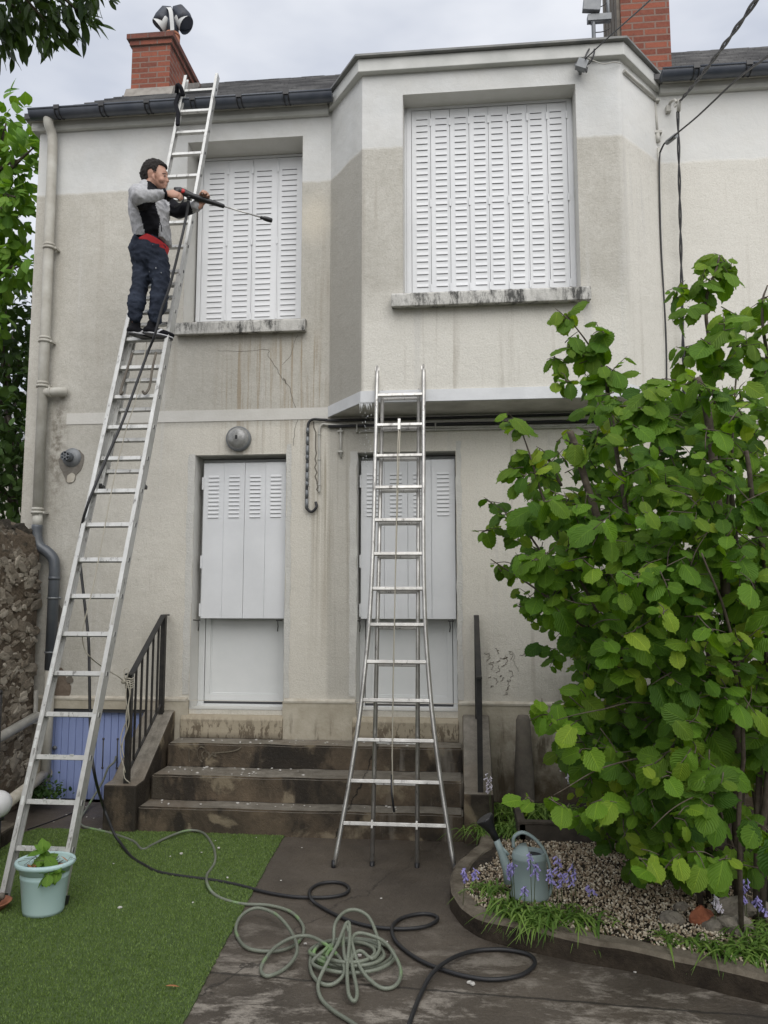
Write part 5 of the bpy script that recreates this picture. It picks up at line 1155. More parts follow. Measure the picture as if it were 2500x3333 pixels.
# gravel: thousands of little angular stones as one ground cover
def gravel():
    base = np.array([(0, 0, 1), (.9, 0, .2), (.3, .85, .1), (-.75, .5, .2), (-.7, -.55, .1), (.25, -.9, .2), (0, 0, -.6)], float)
    F = np.array([(0, 1, 2), (0, 2, 3), (0, 3, 4), (0, 4, 5), (0, 5, 1), (6, 2, 1), (6, 3, 2), (6, 4, 3), (6, 5, 4), (6, 1, 5)]); V = []; FF = []; T = []; n = 0
    zone = [(p[0], p[1]) for p in ((.10, -2.35), (.40, -2.52), (.85, -2.70), (1.35, -2.92), (1.75, -3.05), (1.85, -2.5), (1.7, -1.9), (1.35, -1.5), (1.1, -1.15), (.30, -1.15), (.20, -1.6), (.03, -1.85), (.02, -2.15))]
    while n < 11000:
        x, y = nr.uniform(-.05, 2.0), nr.uniform(-3.1, -1.0)
        if not inpoly(x, y, zone): 
            continue
        s = nr.uniform(.005, .0115)*(1.25 if nr.random() < .15 else 1); q = Euler(nr.uniform(-3, 3, 3)).to_matrix(); sc = nr.uniform(.55, 1.2, 3)*s
        v = (base*(1+nr.uniform(-.25, .25, (7, 1)))*sc) @ np.array(q).T + np.array([x, y, .118+nr.uniform(0, .012)])
        V.append(v); FF.append(F+7*n); t = nr.random() if nr.random() > .2 else nr.random()*.2
        if y > -2.2 and nr.random() < .35: t *= .4
        T.append(np.tile([t, 0, 0, 1], (7, 1))); n += 1
    np_mesh('gravel', np.concatenate(V), np.concatenate(FF).ravel(), 3, M['gravel'], tint=np.concatenate(T), smooth=False, kind='stuff', label='pale angular gravel covering the planted bed', cat='gravel')
gravel()
# ---- leaf templates
def leaf_template(nl=13, nw=6, width=.88, droop=.5, serr=.055, fold=.25, pleat=.02, tip=.10):
    V = []; UV = []
    for i in range(nl+1):
        t = i/nl; w_ = width*.5*(math.sin(math.pi*min(1, (t*.93+.04))**.82))**.72; w_ = max(w_, .012)
        if t > .86: w_ *= max(.05, (1-t)/.14*.62)**.9
        if t > .999: t = 1.05
        for j in range(nw+1):
            u = j/nw-.5; edge = abs(u)*2
            sx = u*2*w_*(1+(serr*((i % 2)*2-1) if edge > .95 else 0)); yy = t+ (-.05*edge*edge if t < .15 else 0) + (edge**2)*.05*(1 if t > .1 else -1)
            z = -droop*.5*t*t - fold*abs(sx)*.6+pleat*math.sin((t-edge*.12)*math.pi*9)*(1 if .05 < edge else 0)
            V.append((sx, yy, z)); UV.append((u+.5, t))
    F = [(i*(nw+1)+j, i*(nw+1)+j+1, (i+1)*(nw+1)+j+1, (i+1)*(nw+1)+j) for i in range(nl) for j in range(nw)]
    return np.array(V), np.array(F), np.array(UV)
TPL = [leaf_template(droop=d, fold=f, width=w_) for d, f, w_ in ((.4, .2, .86), (.75, .45, .88), (1.1, .3, .80), (.2, -.15, .9), (.9, .7, .84))]
TPS = [leaf_template(5, 4, d, .5, .03, f, .0) for d, f in ((.34, .3), (.30, .2), (.4, .5))]
TPM = [leaf_template(5, 4, d, dr, .03, f, .0) for d, f, dr in ((.8, .3, .5), (.75, .2, .9), (.85, .5, .3))]
def leaves(name, items, mat, parent, tpl, **tg):
    """items: (pos, direction, normal hint, size, tint, young)"""
    V = []; F = []; UV = []; T = []; n = 0; c = org(parent) if parent is not None else Vector((0, 0, 0))
    for (p, d, up, s, t, yg) in items:
        tv, tf, tu = tpl[rnd.randrange(len(tpl))]; d = Vector(d).normalized(); x = d.cross(Vector(up)); x = x.normalized() if x.length > 1e-4 else Vector((1, 0, 0)); z = x.cross(d)
        m = np.array([x, d, z])*s; V.append(tv @ m + np.array(p-c)); F.append(tf+n); UV.append(tu); T.append(np.tile([t, yg, 0, 1], (len(tv), 1))); n += len(tv)
    return np_mesh(name, np.concatenate(V), np.concatenate(F).ravel(), 4, mat, parent, np.concatenate(T), np.concatenate(UV), True, **tg)
def rv(s=1): return Vector((rnd.uniform(-s, s), rnd.uniform(-s, s), rnd.uniform(-s, s)))
def twig_leaves(a, b, n, size, tint=(.2, .8), young=0, spread=1, out=None):
    """alternate leaves hanging along a shoot from a to b"""
    a = Vector(a); b = Vector(b); res = []; ax = (b-a).normalized(); side = ax.cross(Vector((0, 0, 1))); side = side.normalized() if side.length > .1 else Vector((1, 0, 0))
    for i in range(n):
        t = (i+.6)/n; p = a.lerp(b, t)+rv(.006); sg = 1 if i % 2 else -1
        d = side*sg*spread*.8+rv(.45)+ax*.25+Vector((0, 0, rnd.uniform(-1.1, -.05)))
        if out is not None: d += Vector(out)*.5
        up = Vector((-.1, -.8, .75))+rv(.45); s = size*rnd.choice([.45, .65, .8, .95, 1.05, 1.2, 1.3])*rnd.uniform(.9, 1.1)*(1-.35*max(0, t-.6)/.4 if young else 1)
        yg = (young*max(0, (t-.45)/.55)+rnd.uniform(0, .15)*bool(young)) if young else rnd.uniform(0, .08)
        res.append((p+d.normalized()*.012, d, up, s, rnd.uniform(*tint), min(1, yg)))
    return res
# ---- hazel
hz = empty('hazel_shrub', (1.75, -2.15, .1), 'large green hazel shrub with many upright stems at the right', 'shrub')
STEMS = [ # (photo x, y, depth) polyline then radius base/top
 ([(2330, 2760, -2.1), (2210, 2350, -2.2), (2090, 2050, -2.35), (1950, 1700, -2.45), (1880, 1480, -2.5), (1852, 1405, -2.5)], .026, .019),
 ([(2400, 2800, -2.3), (2390, 2200, -2.5), (2350, 1780, -2.6), (2310, 1420, -2.65), (2285, 1280, -2.65), (2270, 1230, -2.65)], .030, .021),
 ([(2420, 2780, -2.0), (2400, 1800, -2.2), (2330, 1300, -2.3), (2300, 1000, -2.4), (2330, 880, -2.4), (2345, 830, -2.4)], .020, .004),
 ([(2250, 2700, -2.0), (2120, 2150, -2.1), (2010, 1500, -2.2), (1970, 1230, -2.3), (1930, 1150, -2.3), (1840, 1020, -2.35)], .019, .003),
 ([(2270, 2700, -2.2), (2130, 2100, -2.3), (2020, 1560, -2.4), (1990, 1350, -2.4), (1976, 1220, -2.4)], .017, .010),
 ([(2450, 2800, -2.4), (2500, 2000, -2.5), (2450, 1620, -2.6), (2425, 1470, -2.6)], .019, .013),
 ([(2300, 2720, -2.1), (2220, 2100, -2.1), (2180, 1650, -2.15), (2140, 1400, -2.2), (2125, 1230, -2.2)], .016, .005),
 ([(2350, 2720, -2.3), (2180, 2500, -2.6), (2080, 2470, -2.8), (1960, 2500, -2.95), (1800, 2590, -3.02)], .008, .002),
 ([(2290, 2700, -1.9), (1950, 2100, -2.0), (1730, 1750, -2.1), (1620, 1640, -2.15)], .013, .003),
 ([(2290, 2700, -2.0), (2050, 2200, -2.2), (1850, 2000, -2.3), (1690, 1880, -2.35), (1600, 1820, -2.4)], .012, .003),
 ([(2350, 2760, -2.1), (2000, 2100, -2.3), (1800, 1700, -2.4), (1730, 1500, -2.45), (1690, 1390, -2.45)], .013, .003),
 ([(1830, 1580, -2.38), (1800, 1520, -2.42), (1776, 1478, -2.45)], .010, .008),
 ([(2500, 2780, -2.2), (2560, 1800, -2.3), (2500, 1200, -2.4), (2480, 1000, -2.4), (2500, 930, -2.4)], .020, .004),
 ([(2400, 2750, -2.6), (2420, 2300, -2.8), (2360, 2000, -3.0), (2280, 1800, -3.1)], .014, .004),
 ([(2400, 2640, -2.5), (2350, 2590, -2.8), (2290, 2580, -3.0), (2200, 2630, -3.15), (2120, 2700, -3.15)], .005, .002),
 ([(2400, 2800, -2.3), (2330, 2600, -2.5), (2200, 2330, -2.7), (2080, 2290, -2.8), (1960, 2310, -2.8), (1800, 2350, -2.8)], .008, .002),
 ([(2480, 2790, -2.2), (2440, 2500, -2.3), (2360, 1900, -2.4), (2380, 1500, -2.5), (2400, 1200, -2.5)], .012, .005),
 ([(2470, 2790, -2.4), (2500, 2500, -2.5), (2530, 2300, -2.5), (2540, 2000, -2.5)], .02, .016),
 ([(2380, 2790, -1.9), (2350, 2500, -1.9), (2300, 2100, -1.9), (2250, 1800, -1.9)], .018, .012)]
paths = []
for pts, r0, r1 in STEMS:
    P_ = spline([at(x, y, Y=d) for x, y, d in pts], 5); P_[0] = Vector((P_[0].x, P_[0].y, .08)) if pts[0][1] > 2650 else P_[0]; n = len(P_); paths.append(P_)
    P_ = [p+mnoise.noise_vector(p*4)*.012 for p in P_]
    g = MB(); g.tube(P_, [r0+(r1-r0)*i/(n-1) for i in range(n)], 8); g.build('stem', M['bark'], hz)
items = []; TW = MB()
def bunch(x, y, d, r, n, size=.098, tint=(.15, .8), young=.0, flat=.6, twigs=4):
    """a clump of leafy twigs around a point of the crown"""
    c = at(x, y, Y=d)
    for k in range(twigs):
        v = rv(); v.z = v.z*.8+.15; v.y *= flat; v = v.normalized()*r*rnd.uniform(.5, 1.0); a = c-v*.35+rv(r*.25); b = a+v*1.3
        TW.tube(spline([a, a.lerp(b, .5)+rv(.015), b], 3), [.0035, .0032, .003, .0028, .0024, .002, .0015], 5)
        items.extend(twig_leaves(a, b, max(2, round(n/twigs)), size, tint, young))
# the two tall leading shoots, the side shoot and the top left one
for (x, y, d, r, n, yg) in ((2340, 850, -2.4, .10, 10, .35), (2370, 900, -2.4, .13, 8, .2), (2300, 930, -2.4, .16, 10, .2), (2220, 950, -2.42, .10, 6, .15), (2270, 1020, -2.4, .18, 12, .1), (2380, 1020, -2.4, .14, 8, .2),
    (2230, 1140, -2.45, .15, 9, .1), (2420, 1130, -2.45, .16, 10, .15), (2480, 980, -2.4, .12, 6, .3), (2480, 1080, -2.4, .16, 8, .2), (2330, 1190, -2.5, .16, 10, .1), (2490, 1200, -2.5, .16, 9, .1),
    (1840, 1040, -2.35, .10, 6, .3), (1860, 1110, -2.35, .11, 7, .15), (1965, 1080, -2.35, .09, 5, .2), (1930, 1130, -2.35, .09, 6, .0), (1810, 1165, -2.35, .08, 5, .3), (1900, 1170, -2.35, .09, 5, .1), (1990, 1210, -2.4, .13, 10, .1), (1840, 1250, -2.4, .10, 7, .4), (1920, 1240, -2.4, .10, 6, .1), 
    (1690, 1390, -2.45, .11, 9, .2), (1685, 1470, -2.45, .07, 5, .2), (1700, 1540, -2.45, .13, 9, .2), (1770, 1480, -2.45, .06, 4, .8), (2125, 1250, -2.25, .09, 7, .5)):
    bunch(x, y, d, r, round(n*1.35), .105, (.2, .8), yg, .8, 3)
bunch(1600, 1640, -2.2, .10, 6, .075, (.1, .6), 0, .7, 3); bunch(1590, 1720, -2.25, .10, 7, .08, (.1, .6), .1, .7, 3); bunch(1640, 1840, -2.35, .12, 9, .085, (.05, .6), .1, .7, 3); bunch(1650, 1680, -2.3, .10, 5, .08, (.1, .5), .2, .7, 3)
for (x, y) in ((2060, 1330), (2120, 1290), (2190, 1250), (2260, 1230), (2330, 1290), (2180, 1380), (2420, 1290), (2300, 1120), (2360, 1060)): bunch(x, y, -2.62, .14, 9, .112, (.3, .95), .25, .8, 3)
# main mass: rows of clumps, tinted brighter in front, darker inside as painted shade
MASS = []
def rowx(y):   # left outline of the bush by height (photo pixels)
    K = [(1290, 1960), (1400, 1900), (1500, 1800), (1600, 1720), (1720, 1680), (1850, 1660), (1930, 1700), (2030, 1760), (2150, 1840), (2260, 1900), (2330, 1850), (2420, 1830), (2520, 1900), (2600, 1820), (2700, 1950), (2780, 2080), (2880, 2150)]
    for (a, b), (c, d) in zip(K[:-1], K[1:]):
        if a <= y <= c: return b+(d-b)*(y-a)/(c-a)
    return 2150
y = 1310
while y < 2860:
    x = rowx(y)+38
    while x < 2640:
        f = (x-rowx(y))/400
        for dep, n, p_ in ((-2.0-.5*min(1, f), 11, .95), (-2.5-.45*min(1, f), 9, .8), (-1.5, 9, .95), (-1.05, 9, .9 if f > .3 else 0)):
            if y > 2400 and dep > -2.0 and rnd.random() < .4: continue
            if y > 2350 and x > 2330 and rnd.random() < .7: continue
            if y < 1600: p_ *= .72
            if rnd.random() < p_: bunch(x+rnd.uniform(-45, 45), y+rnd.uniform(-45, 45), dep+rnd.uniform(-.15, .15), .17, n, .103*rnd.uniform(.8, 1.15), (.0, .75) if dep > -2.4 else (.1, .95), rnd.choice([0, 0, .2, .7]), 1, 3)
        x += 84
    y += 78
for (x, y, d, n, s) in ((1720, 2610, -3.05, 3, .11), (1790, 2590, -3.05, 4, .12), (1850, 2640, -3.05, 4, .10), (1960, 2620, -3.05, 3, .11), (1830, 2380, -2.9, 5, .11), (1900, 2440, -2.9, 4, .11), (1760, 2300, -2.8, 5, .10), (1900, 2640, -3.0, 4, .10), (2110, 2840, -3.2, 4, .12), (2090, 2780, -3.15, 3, .11), (2180, 2800, -3.2, 4, .11), (2260, 2780, -3.2, 4, .11), (2210, 2660, -3.15, 4, .12), (2320, 2630, -3.15, 3, .11), (2350, 2800, -3.2, 3, .11), (2180, 2530, -3.1, 5, .11), (2250, 2440, -3.1, 4, .11), (1780, 2340, -2.85, 4, .09), (2300, 2050, -3.2, 4, .12), (2080, 1900, -3.1, 4, .12), (2150, 2000, -3.15, 4, .12), (1900, 1820, -2.95, 4, .115), (2430, 1900, -3.2, 4, .12)):
    bunch(x, y, d, .09, n, s, (.5, 1), rnd.choice([.1, .3, .55]), .5, 2)
leaves('foliage', items, M['hazel'], hz, TPL); TW.build('twigs', M['bark'], hz)
print('hazel leaves', len(items))

# ---- trees behind the left boundary wall
def leafy_tree(name, label, trunk, blobs, mat, tpl, size, dens, cat='tree', young=.1, tint=(.1, .9), group=None):
    t = empty(name, trunk[0], label, cat, group); g = MB(); g.tube(spline(trunk, 4), [.09-.05*i/((len(trunk)-1)*4) for i in range((len(trunk)-1)*4+1)], 10)
    top = Vector(trunk[-1]); it = []
    for (c, r) in blobs:
        c = Vector(c); near = min([Vector(p) for p in trunk], key=lambda p: (p-c).length); g.tube(spline([near, near.lerp(c, .55)+rv(.05), c], 3), [.03, .027, .024, .02, .016, .012, .008], 6)
        for k in range(int(dens*r*r)):
            v = rv(); 
            while v.length > 1: v = rv()
            p = c+v*r; d = v+rv(.8)+Vector((0, 0, -.5)); it.append((p, d, Vector((0, -.4, 1))+rv(.6), size*rnd.uniform(.6, 1.2), rnd.uniform(*tint), rnd.random()*young))
    g.build('trunk', M['bark'], t); leaves('crown', it, M[mat], t, tpl); return t
def wp(x, y, d): return at(x, y, Y=d)
bl_ = [(wp(20, 400, .6), .34), (wp(-60, 420, .7), .4), (wp(60, 520, .6), .28), (wp(-20, 600, .7), .40), (wp(20, 690, .6), .32), (wp(50, 640, .5), .22), (wp(-40, 760, .7), .4), (wp(55, 860, .6), .22), (wp(-10, 880, .7), .35), (wp(80, 860, .7), .16), (wp(110, 480, .5), .14), (wp(-60, 1000, .8), .4), (wp(-120, 600, .8), .5)]
leafy_tree('lime_tree', 'bright green broad leaved tree beyond the left corner of the house', [Vector((-5.9, 1.6, 0)), Vector((-5.8, 1.4, 2)), Vector((-5.6, 1.1, 4)), Vector((-5.4, .8, 5.4)), Vector((-5.2, .7, 6.4))], bl_, 'linden', TPM, .135, 700, young=.5)
bl_ = [(wp(20, 1000, 1.5), .6), (wp(60, 1150, 1.6), .6), (wp(10, 1300, 1.4), .7), (wp(60, 1450, 1.4), .6), (wp(0, 1600, 1.3), .6), (wp(80, 1650, 1.6), .5), (wp(-60, 1150, 1.4), .8), (wp(-60, 1500, 1.2), .7), (wp(30, 1380, .9), .4), (wp(50, 1050, 2.4), .7), (wp(60, 1300, 2.6), .9), (wp(60, 1600, 2.6), .9)]
leafy_tree('evergreen_tree', 'dark green leafy tree rising behind the rubble stone wall', [Vector((-5.6, 2.2, 0)), Vector((-5.5, 2.1, 1.5)), Vector((-5.5, 2.0, 3)), Vector((-5.6, 1.9, 4.2))], bl_, 'ivy', TPM, .11, 520, tint=(0, .9), young=.3)
g = MB(); g.box(-9, -5.6, 6, 9, 0, 4.3); gh = g.build('neighbour_house', M['stucco'], label='low neighbouring house with a pale slate roof behind the trees', cat='house'); g = MB(); g.prism([(5.8, 4.25), (7.5, 6.0), (9.2, 4.25)], -9.2, -5.4, axis='x'); g.build('roof', M['slate'], gh)

# ---- branch of the tall garden tree above the viewer, top left
bt = empty('laurel_tree', (-3.9, -5.6, 0), 'narrow leaved tree coloured dark as backlit, whose branch hangs into the top left corner', 'tree'); g = MB()
g.tube(spline([Vector((-3.9, -5.6, 0)), Vector((-3.9, -5.5, 1.8)), Vector((-3.7, -5.3, 3.4)), Vector((-3.2, -4.9, 4.6)), Vector((-2.7, -4.4, 5.3))], 5), [.11-.004*i for i in range(21)], 10); g.build('trunk', M['bark'], bt)
it = []; g = MB()
BC = [(60, 20, -3.0, .35), (160, 10, -3.0, .32), (-20, 60, -3.0, .32), (90, 60, -3.05, .22), (230, 30, -3.0, .20), (40, 110, -3.0, .16), (150, 70, -3.1, .16), (270, 50, -3.05, .12), (-60, -60, -3.1, .5), (100, -120, -3.2, .55), (280, -60, -3.1, .22), (330, -10, -3.0, .10)]
for x, y, d, r in BC:
    c = wp(x, y, d); a = Vector((-2.7, -4.4, 5.3)); g.tube(spline([a, a.lerp(c, .5)+rv(.08), c], 4), [.02-.0018*i for i in range(9)], 6)
    for k in range(int(480*r*r)+8):
        v = rv()
        while v.length > 1: v = rv()
        p = c+v*r*.72; dd = v*.6+rv(.7)+Vector((.25, 0, -.7)); it.append((p, dd, Vector((0, -.3, 1))+rv(.7), 0.105*rnd.uniform(.7, 1.25), rnd.random(), rnd.random()*.3))
g.build('branch', M['bark'], bt); leaves('foliage', it, M['backlit_leaf'], bt, TPS)

# unseen crown added behind the viewer to shade the near ground
it = []; g = MB()
for k in range(20):
    c = Vector((rnd.uniform(-5.5, 3.0), rnd.uniform(-12.5, -7.6), rnd.uniform(4.6, 7.2))); r = rnd.uniform(.7, 1.1); a = Vector((-2.7, -4.4, 5.3)) if c.y > -8.5 else Vector((-3.7, -5.3, 3.4))
    g.tube(spline([a, a.lerp(c, .5)+rv(.2), c], 3), [.04, .036, .032, .026, .02, .014, .01], 5)
    for q in range(120): v = rv(); p = c+v*r; it.append((p, v+rv(.6)+Vector((0, 0, -.5)), Vector((0, 0, 1))+rv(.7), .20*rnd.uniform(.7, 1.3), rnd.random(), rnd.random()*.3))
g.build('shade_branch', M['bark'], bt); leaves('shade_foliage', it, M['backlit_leaf'], bt, TPM)
def shade_hedge(label, x0, x1, y0, y1, h, n):  # out-of-view greenery added to darken the lower part of the garden
    hd = empty('shade_hedge', ((x0+x1)/2, (y0+y1)/2, 0), label, 'shade_hedge'); g = MB(); it = []
    for k in range(8): x = x0+(x1-x0)*(k+.5)/8; y = y0+(y1-y0)*(k+.5)/8; g.tube([(x, y, 0), (x+.1, y, h*.8)], [.04, .015], 6)
    for k in range(n): p = Vector((x0+(x1-x0)*rnd.random()+rnd.gauss(0, .2)*(x1-x0 < 2), y0+(y1-y0)*rnd.random()+rnd.gauss(0, .2)*(y1-y0 < 2), h*rnd.random())); it.append((p, rv()+Vector((0, 0, -.3)), Vector((0, 0, 1))+rv(.8), .20*rnd.uniform(.7, 1.3), rnd.random(), .2*rnd.random()))
    g.build('trunk', M['bark'], hd); leaves('foliage', it, M['ivy'], hd, TPM)
shade_hedge('tall hedgerow added unseen behind the viewer to shade the garden', -4, 5, -13, -12, 3.0, 1800); shade_hedge('hedgerow added unseen at the right to shade the garden', 3.4, 4.4, -12, -1, 2.8, 2200)

# ------------------------------------------------------------------ rubble boundary wall
sw = empty('rubble_wall', (-4.15, -2.5, 0), 'rough rubble stone boundary wall with a mossy rounded top', 'stone wall')
g = MB(); prof = [(-4.4, 0), (-3.93, 0), (-3.93, 2.25), (-3.97, 2.42), (-4.06, 2.52), (-4.2, 2.56), (-4.4, 2.5)]; ys = [-6.5+i*.08 for i in range(81)]; vs = []
for y_ in ys:
    for (x, z) in prof: q = Vector((x, y_, z)); vs.append(q+mnoise.noise_vector(q*3)*.03)
k = len(prof); g.add(vs, [(i*k+j, i*k+j+1, (i+1)*k+j+1, (i+1)*k+j) for i in range(len(ys)-1) for j in range(k-1)]); g.add(vs[-k:], [tuple(range(k))]); g.build('wall_core', M['rubble_mortar'], sw)
def stones():
    V = []; F = []; T = []; n = 0; bm = bmesh.new(); bmesh.ops.create_icosphere(bm, subdivisions=2, radius=1); bm.verts.ensure_lookup_table(); bv = [v.co.copy() for v in bm.verts]; bf = [tuple(v.index for v in f.verts) for f in bm.faces]; bm.free()
    for q in range(3000):
        y_ = rnd.uniform(-4.4, -.12)+0; z = rnd.uniform(.05, 2.5); sx = rnd.uniform(.010, .028); s = rnd.choice([.025, .04, .05, .075, .10])*rnd.uniform(.7, 1.2)
        c = Vector((-3.937+.008*rnd.random(), y_, z)); sd_ = rnd.random()*50; rot = Euler((rnd.uniform(-.5, .5), rnd.uniform(-.2, .2), rnd.uniform(-.2, .2))).to_matrix(); sc = (sx, s, s*rnd.uniform(.4, .75)); t = rnd.random()**1.4
        if z > 2.22: c.x -= (z-2.22)*.35
        for v in bv:
            w_ = v*(1+.75*mnoise.noise(v*1.5+Vector((sd_, 0, 0)))+.25*mnoise.noise(v*4+Vector((sd_, 0, 0)))); w_ = Vector((max(-1, min(.8, w_.x)), max(-.85, min(.85, w_.y)), max(-.8, min(.8, w_.z)))); V.append(rot @ Vector((w_.x*sc[0], w_.y*sc[1], w_.z*sc[2]))+c)
            T.append((t, 0, 0, 1))
        F += [(a+n, b+n, d+n) for a, b, d in bf]; n += len(bv)
    o = org(sw); np_mesh('stone_facing', np.array([(v.x-o.x, v.y-o.y, v.z-o.z) for v in V]), np.array(F).ravel(), 3, M['rubble'], sw, np.array(T), smooth=False)
stones()
# pale pipe along the wall and the one that enters the hatch
def px1(x, y, X=None, Y=None): return at(x*.4294, 1950+y*.4294, X=X, Y=Y)
g = MB(); g.tube([Vector((-3.84, -2.2, .78)), px1(285, 880, X=-3.80)], .040, 14, rnd_ends=False); 
pa, pb = at(0, 2400, X=-3.8), at(118, 2332, X=-3.8); g = MB(); dd = (pa-pb).normalized(); g.tube([pb+dd*.0, pb+dd*2.2], .042, 14); g.sphere(pb, .042, 12); g.build('wall_pipe', M['pipe_white'], label='pale grey pipe sloping up along the rubble wall', cat='pipe')
pa, pb = at(25, 2612, Y=-1.25), at(150, 2517, Y=-.02); g = MB(); g.tube([pb, pa], .045, 14); g.tube([pb+Vector((0, .01, 0)), pb+(pb-pa).normalized()*.02], .05, 14); g.build('drain_pipe', M['ledge'], label='cream pipe running out of the blue cellar door', cat='pipe')
g = MB(); p = at(118, 2290, Y=-.12); g.box(p.x-.012, p.x+.012, -.14, -.11, p.z-.18, p.z+.12); g.build('thin_post', M['pipe_white'], label='short thin upright rod where the pale pipe meets the wall', cat='rod')
gc = at(-8, 2618, Y=-1.55); lampg = empty('globe_lamp', (gc.x, gc.y, 0), 'white opal globe garden lamp at the left edge', 'garden lamp'); g = MB(); g.sphere(gc, .098, 24); g.build('globe', M['globe'], lampg); g = MB(); g.tube([Vector((gc.x, gc.y, 0)), gc-Vector((0, 0, .09))], .03, 12); g.tube([gc-Vector((0, 0, .11)), gc-Vector((0, 0, .085))], .05, 14); g.build('lamp_post', M['blackp'], lampg)
g = MB(); p = at(2, 2420, Y=-1.3); g.tube([Vector((p.x-.02, -1.3, 0)), Vector((p.x-.03, -1.3, p.z+.38))], .022, 10); g.sphere((p.x-.03, -1.3, p.z+.38), .026, 10); g.build('dark_post', M['iron'], label='slim dark post against the rubble wall at the left edge', cat='post')
g = MB(); p0 = at(0, 2800, Z=0); g.prism([(-4.0, -2.3), (-3.36, -1.95), (-3.44, -1.1), (-3.9, -.95)], 0, .13); g.build('earth_border', M['kerb'], label='low dark earth border beside the artificial turf', cat='border', bevel=.02)
# weeds at the hatch foot
it = []; 
for k in range(420):
    p = at(125, 2600, Y=-.28)+Vector((rnd.gauss(0, .11), rnd.gauss(0, .08), abs(rnd.gauss(0, .07)))); p.z = max(.01, p.z-.0); it.append((p, rv()+Vector((0, 0, .4)), Vector((0, -.5, 1))+rv(.4), .030*rnd.uniform(.6, 1.3), rnd.random(), 0))
we = empty('weed_clump', at(125, 2610, Y=-.28), 'small leafy weed growing at the foot of the blue cellar door', 'weed'); leaves('foliage', it, M['ivy'], we, TPM)

# ------------------------------------------------------------------ plant pot
PC = at(157, 2945, Z=0.0); PC = Vector((-2.495, -2.40, .012)); 
pot = empty('plant_pot', PC, 'pale blue plastic pot with a small green plant on the turf', 'plant pot')
g = MB(); g.lathe(PC, [(0, .001), (.115, .001), (.118, .02), (.136, .20), (.139, .205), (.139, .215), (.137, .218), (.146, .268), (.166, .270), (.174, .283), (.170, .297), (.158, .300), (.150, .292), (.142, .235), (0, .235)], 40, sx=1.02, sy=.9)
for k in range(4): a = k*math.pi/2+.6
g.build('pot_body', M['pot'], pot)
g = MB(); g.lathe(PC+Vector((0, 0, .24)), [(.0, .008), (.08, .012), (.142, .0)], 24, sx=1.02, sy=.9); so_ = g.build('potting_soil', M['soil'], pot)
it = []; 
for (ox, oy, ln, lean) in ((-.03, .01, .10, (.02, -.02, .1)), (.03, -.04, .12, (.07, -.10, .015)), (.0, .0, .13, (-.02, 0, .1)), (.05, -.02, .1, (.08, -.07, .03))):
    a = PC+Vector((ox, oy, .245)); b = a+Vector(lean)*1.0; g = MB(); g.tube([a, a.lerp(b, .5)+Vector((0, 0, .02)), b], .003, 6); g.build('plant_stem', M['stem'], pot)
    for k in range(12): t = rnd.uniform(.4, 1.05); p = a.lerp(b, t); it.append((p, rv()+Vector((0, 0, -.1)), Vector((0, -.4, 1))+rv(.3), .075*rnd.uniform(.6, 1.2), rnd.uniform(.4, 1), rnd.random()*.4))
leaves('plant_leaves', it, M['linden'], pot, TPM)
it = [(PC+Vector((rnd.uniform(-.10, .10), rnd.uniform(-.08, .08), .256+rnd.random()*.012)), rv()*1+Vector((0, 0, .1)), Vector((0, 0, 1))+rv(.5), .045*rnd.uniform(.5, 1.2), 0, 0) for k in range(26)]; leaves('dead_leaves', it, M['dead_leaf'], pot, TPS)
g = MB(); 
for k in range(16): a = PC+Vector((rnd.uniform(-.12, .12), rnd.uniform(-.09, .09), .25)); g.tube([a, a+Vector((rnd.uniform(-.05, .05), rnd.uniform(-.03, .03), rnd.uniform(.02, .07))), a+Vector((rnd.uniform(-.09, .09), rnd.uniform(-.05, .05), rnd.uniform(.03, .10)))], .0012, 4)
g.build('dry_twigs', M['bark'], pot)
dc = Vector((-2.80, -2.42, .02)); dsh = empty('saucer', dc, 'terracotta saucer with dry clods at the left edge of the turf', 'saucer'); g = MB(); g.lathe(dc, [(0, .0), (.06, 0), (.10, .04), (.105, .045), (.095, .045), (.058, .01), (0, .01)], 24); g.build('dish', M['terracotta'], dsh)
g = MB()
for k in range(7): g.sphere(dc+Vector((rnd.uniform(-.04, .05), rnd.uniform(-.04, .04), .03+rnd.random()*.05)), rnd.uniform(.02, .035), 8, sc=(1, .8, .9))
g.build('clods', M['clay'], dsh)
it = [(at(1000*.5425, 2650+1028*.5425, Z=.03), Vector((1, .25, .08)), Vector((0, 0, 1)), .055, 0, 0)]; leaves('fallen_leaf', it, M['dead_leaf'], None, [TPS[1]], label='single dry orange leaf lying on the turf', cat='fallen leaf')

# ------------------------------------------------------------------ watering can
def rg(x, y, d): return at(1450+x*.6329, 2200+y*.6329, Y=d)
CY = -2.20; ctr = Vector((rg(435, 1170, CY).x, CY, .125)); can = empty('watering_can', ctr, 'grey green plastic watering can with a black rose in the bluebells', 'watering can')
Hc = rg(430, 905, CY).z-ctr.z; rx = (rg(528, 1170, CY).x-rg(328, 1170, CY).x)/2
g = MB(); g.lathe(ctr, [(0, 0), (rx*.99, 0), (rx*1.03, .012), (rx*.97, .025), (rx*.93, Hc*.45), (rx*.88, Hc*.84), (rx*.91, Hc*.86), (rx*.91, Hc*.90), (rx*.88, Hc*.93), (rx*.86, Hc), (rx*.82, Hc*1.02), (rx*.76, Hc), (rx*.70, Hc*.93)], 36, sx=1, sy=.86); g.build('can_body', M['can'], can)
g = MB(); g.lathe(ctr+Vector((rx*.1, 0, 0)), [(0, Hc*.90), (rx*.74, Hc*.91), (rx*.72, Hc*.93)], 28, sx=1, sy=.8); g.build('can_opening', M['can_in'], can)
g = MB(); vs = []
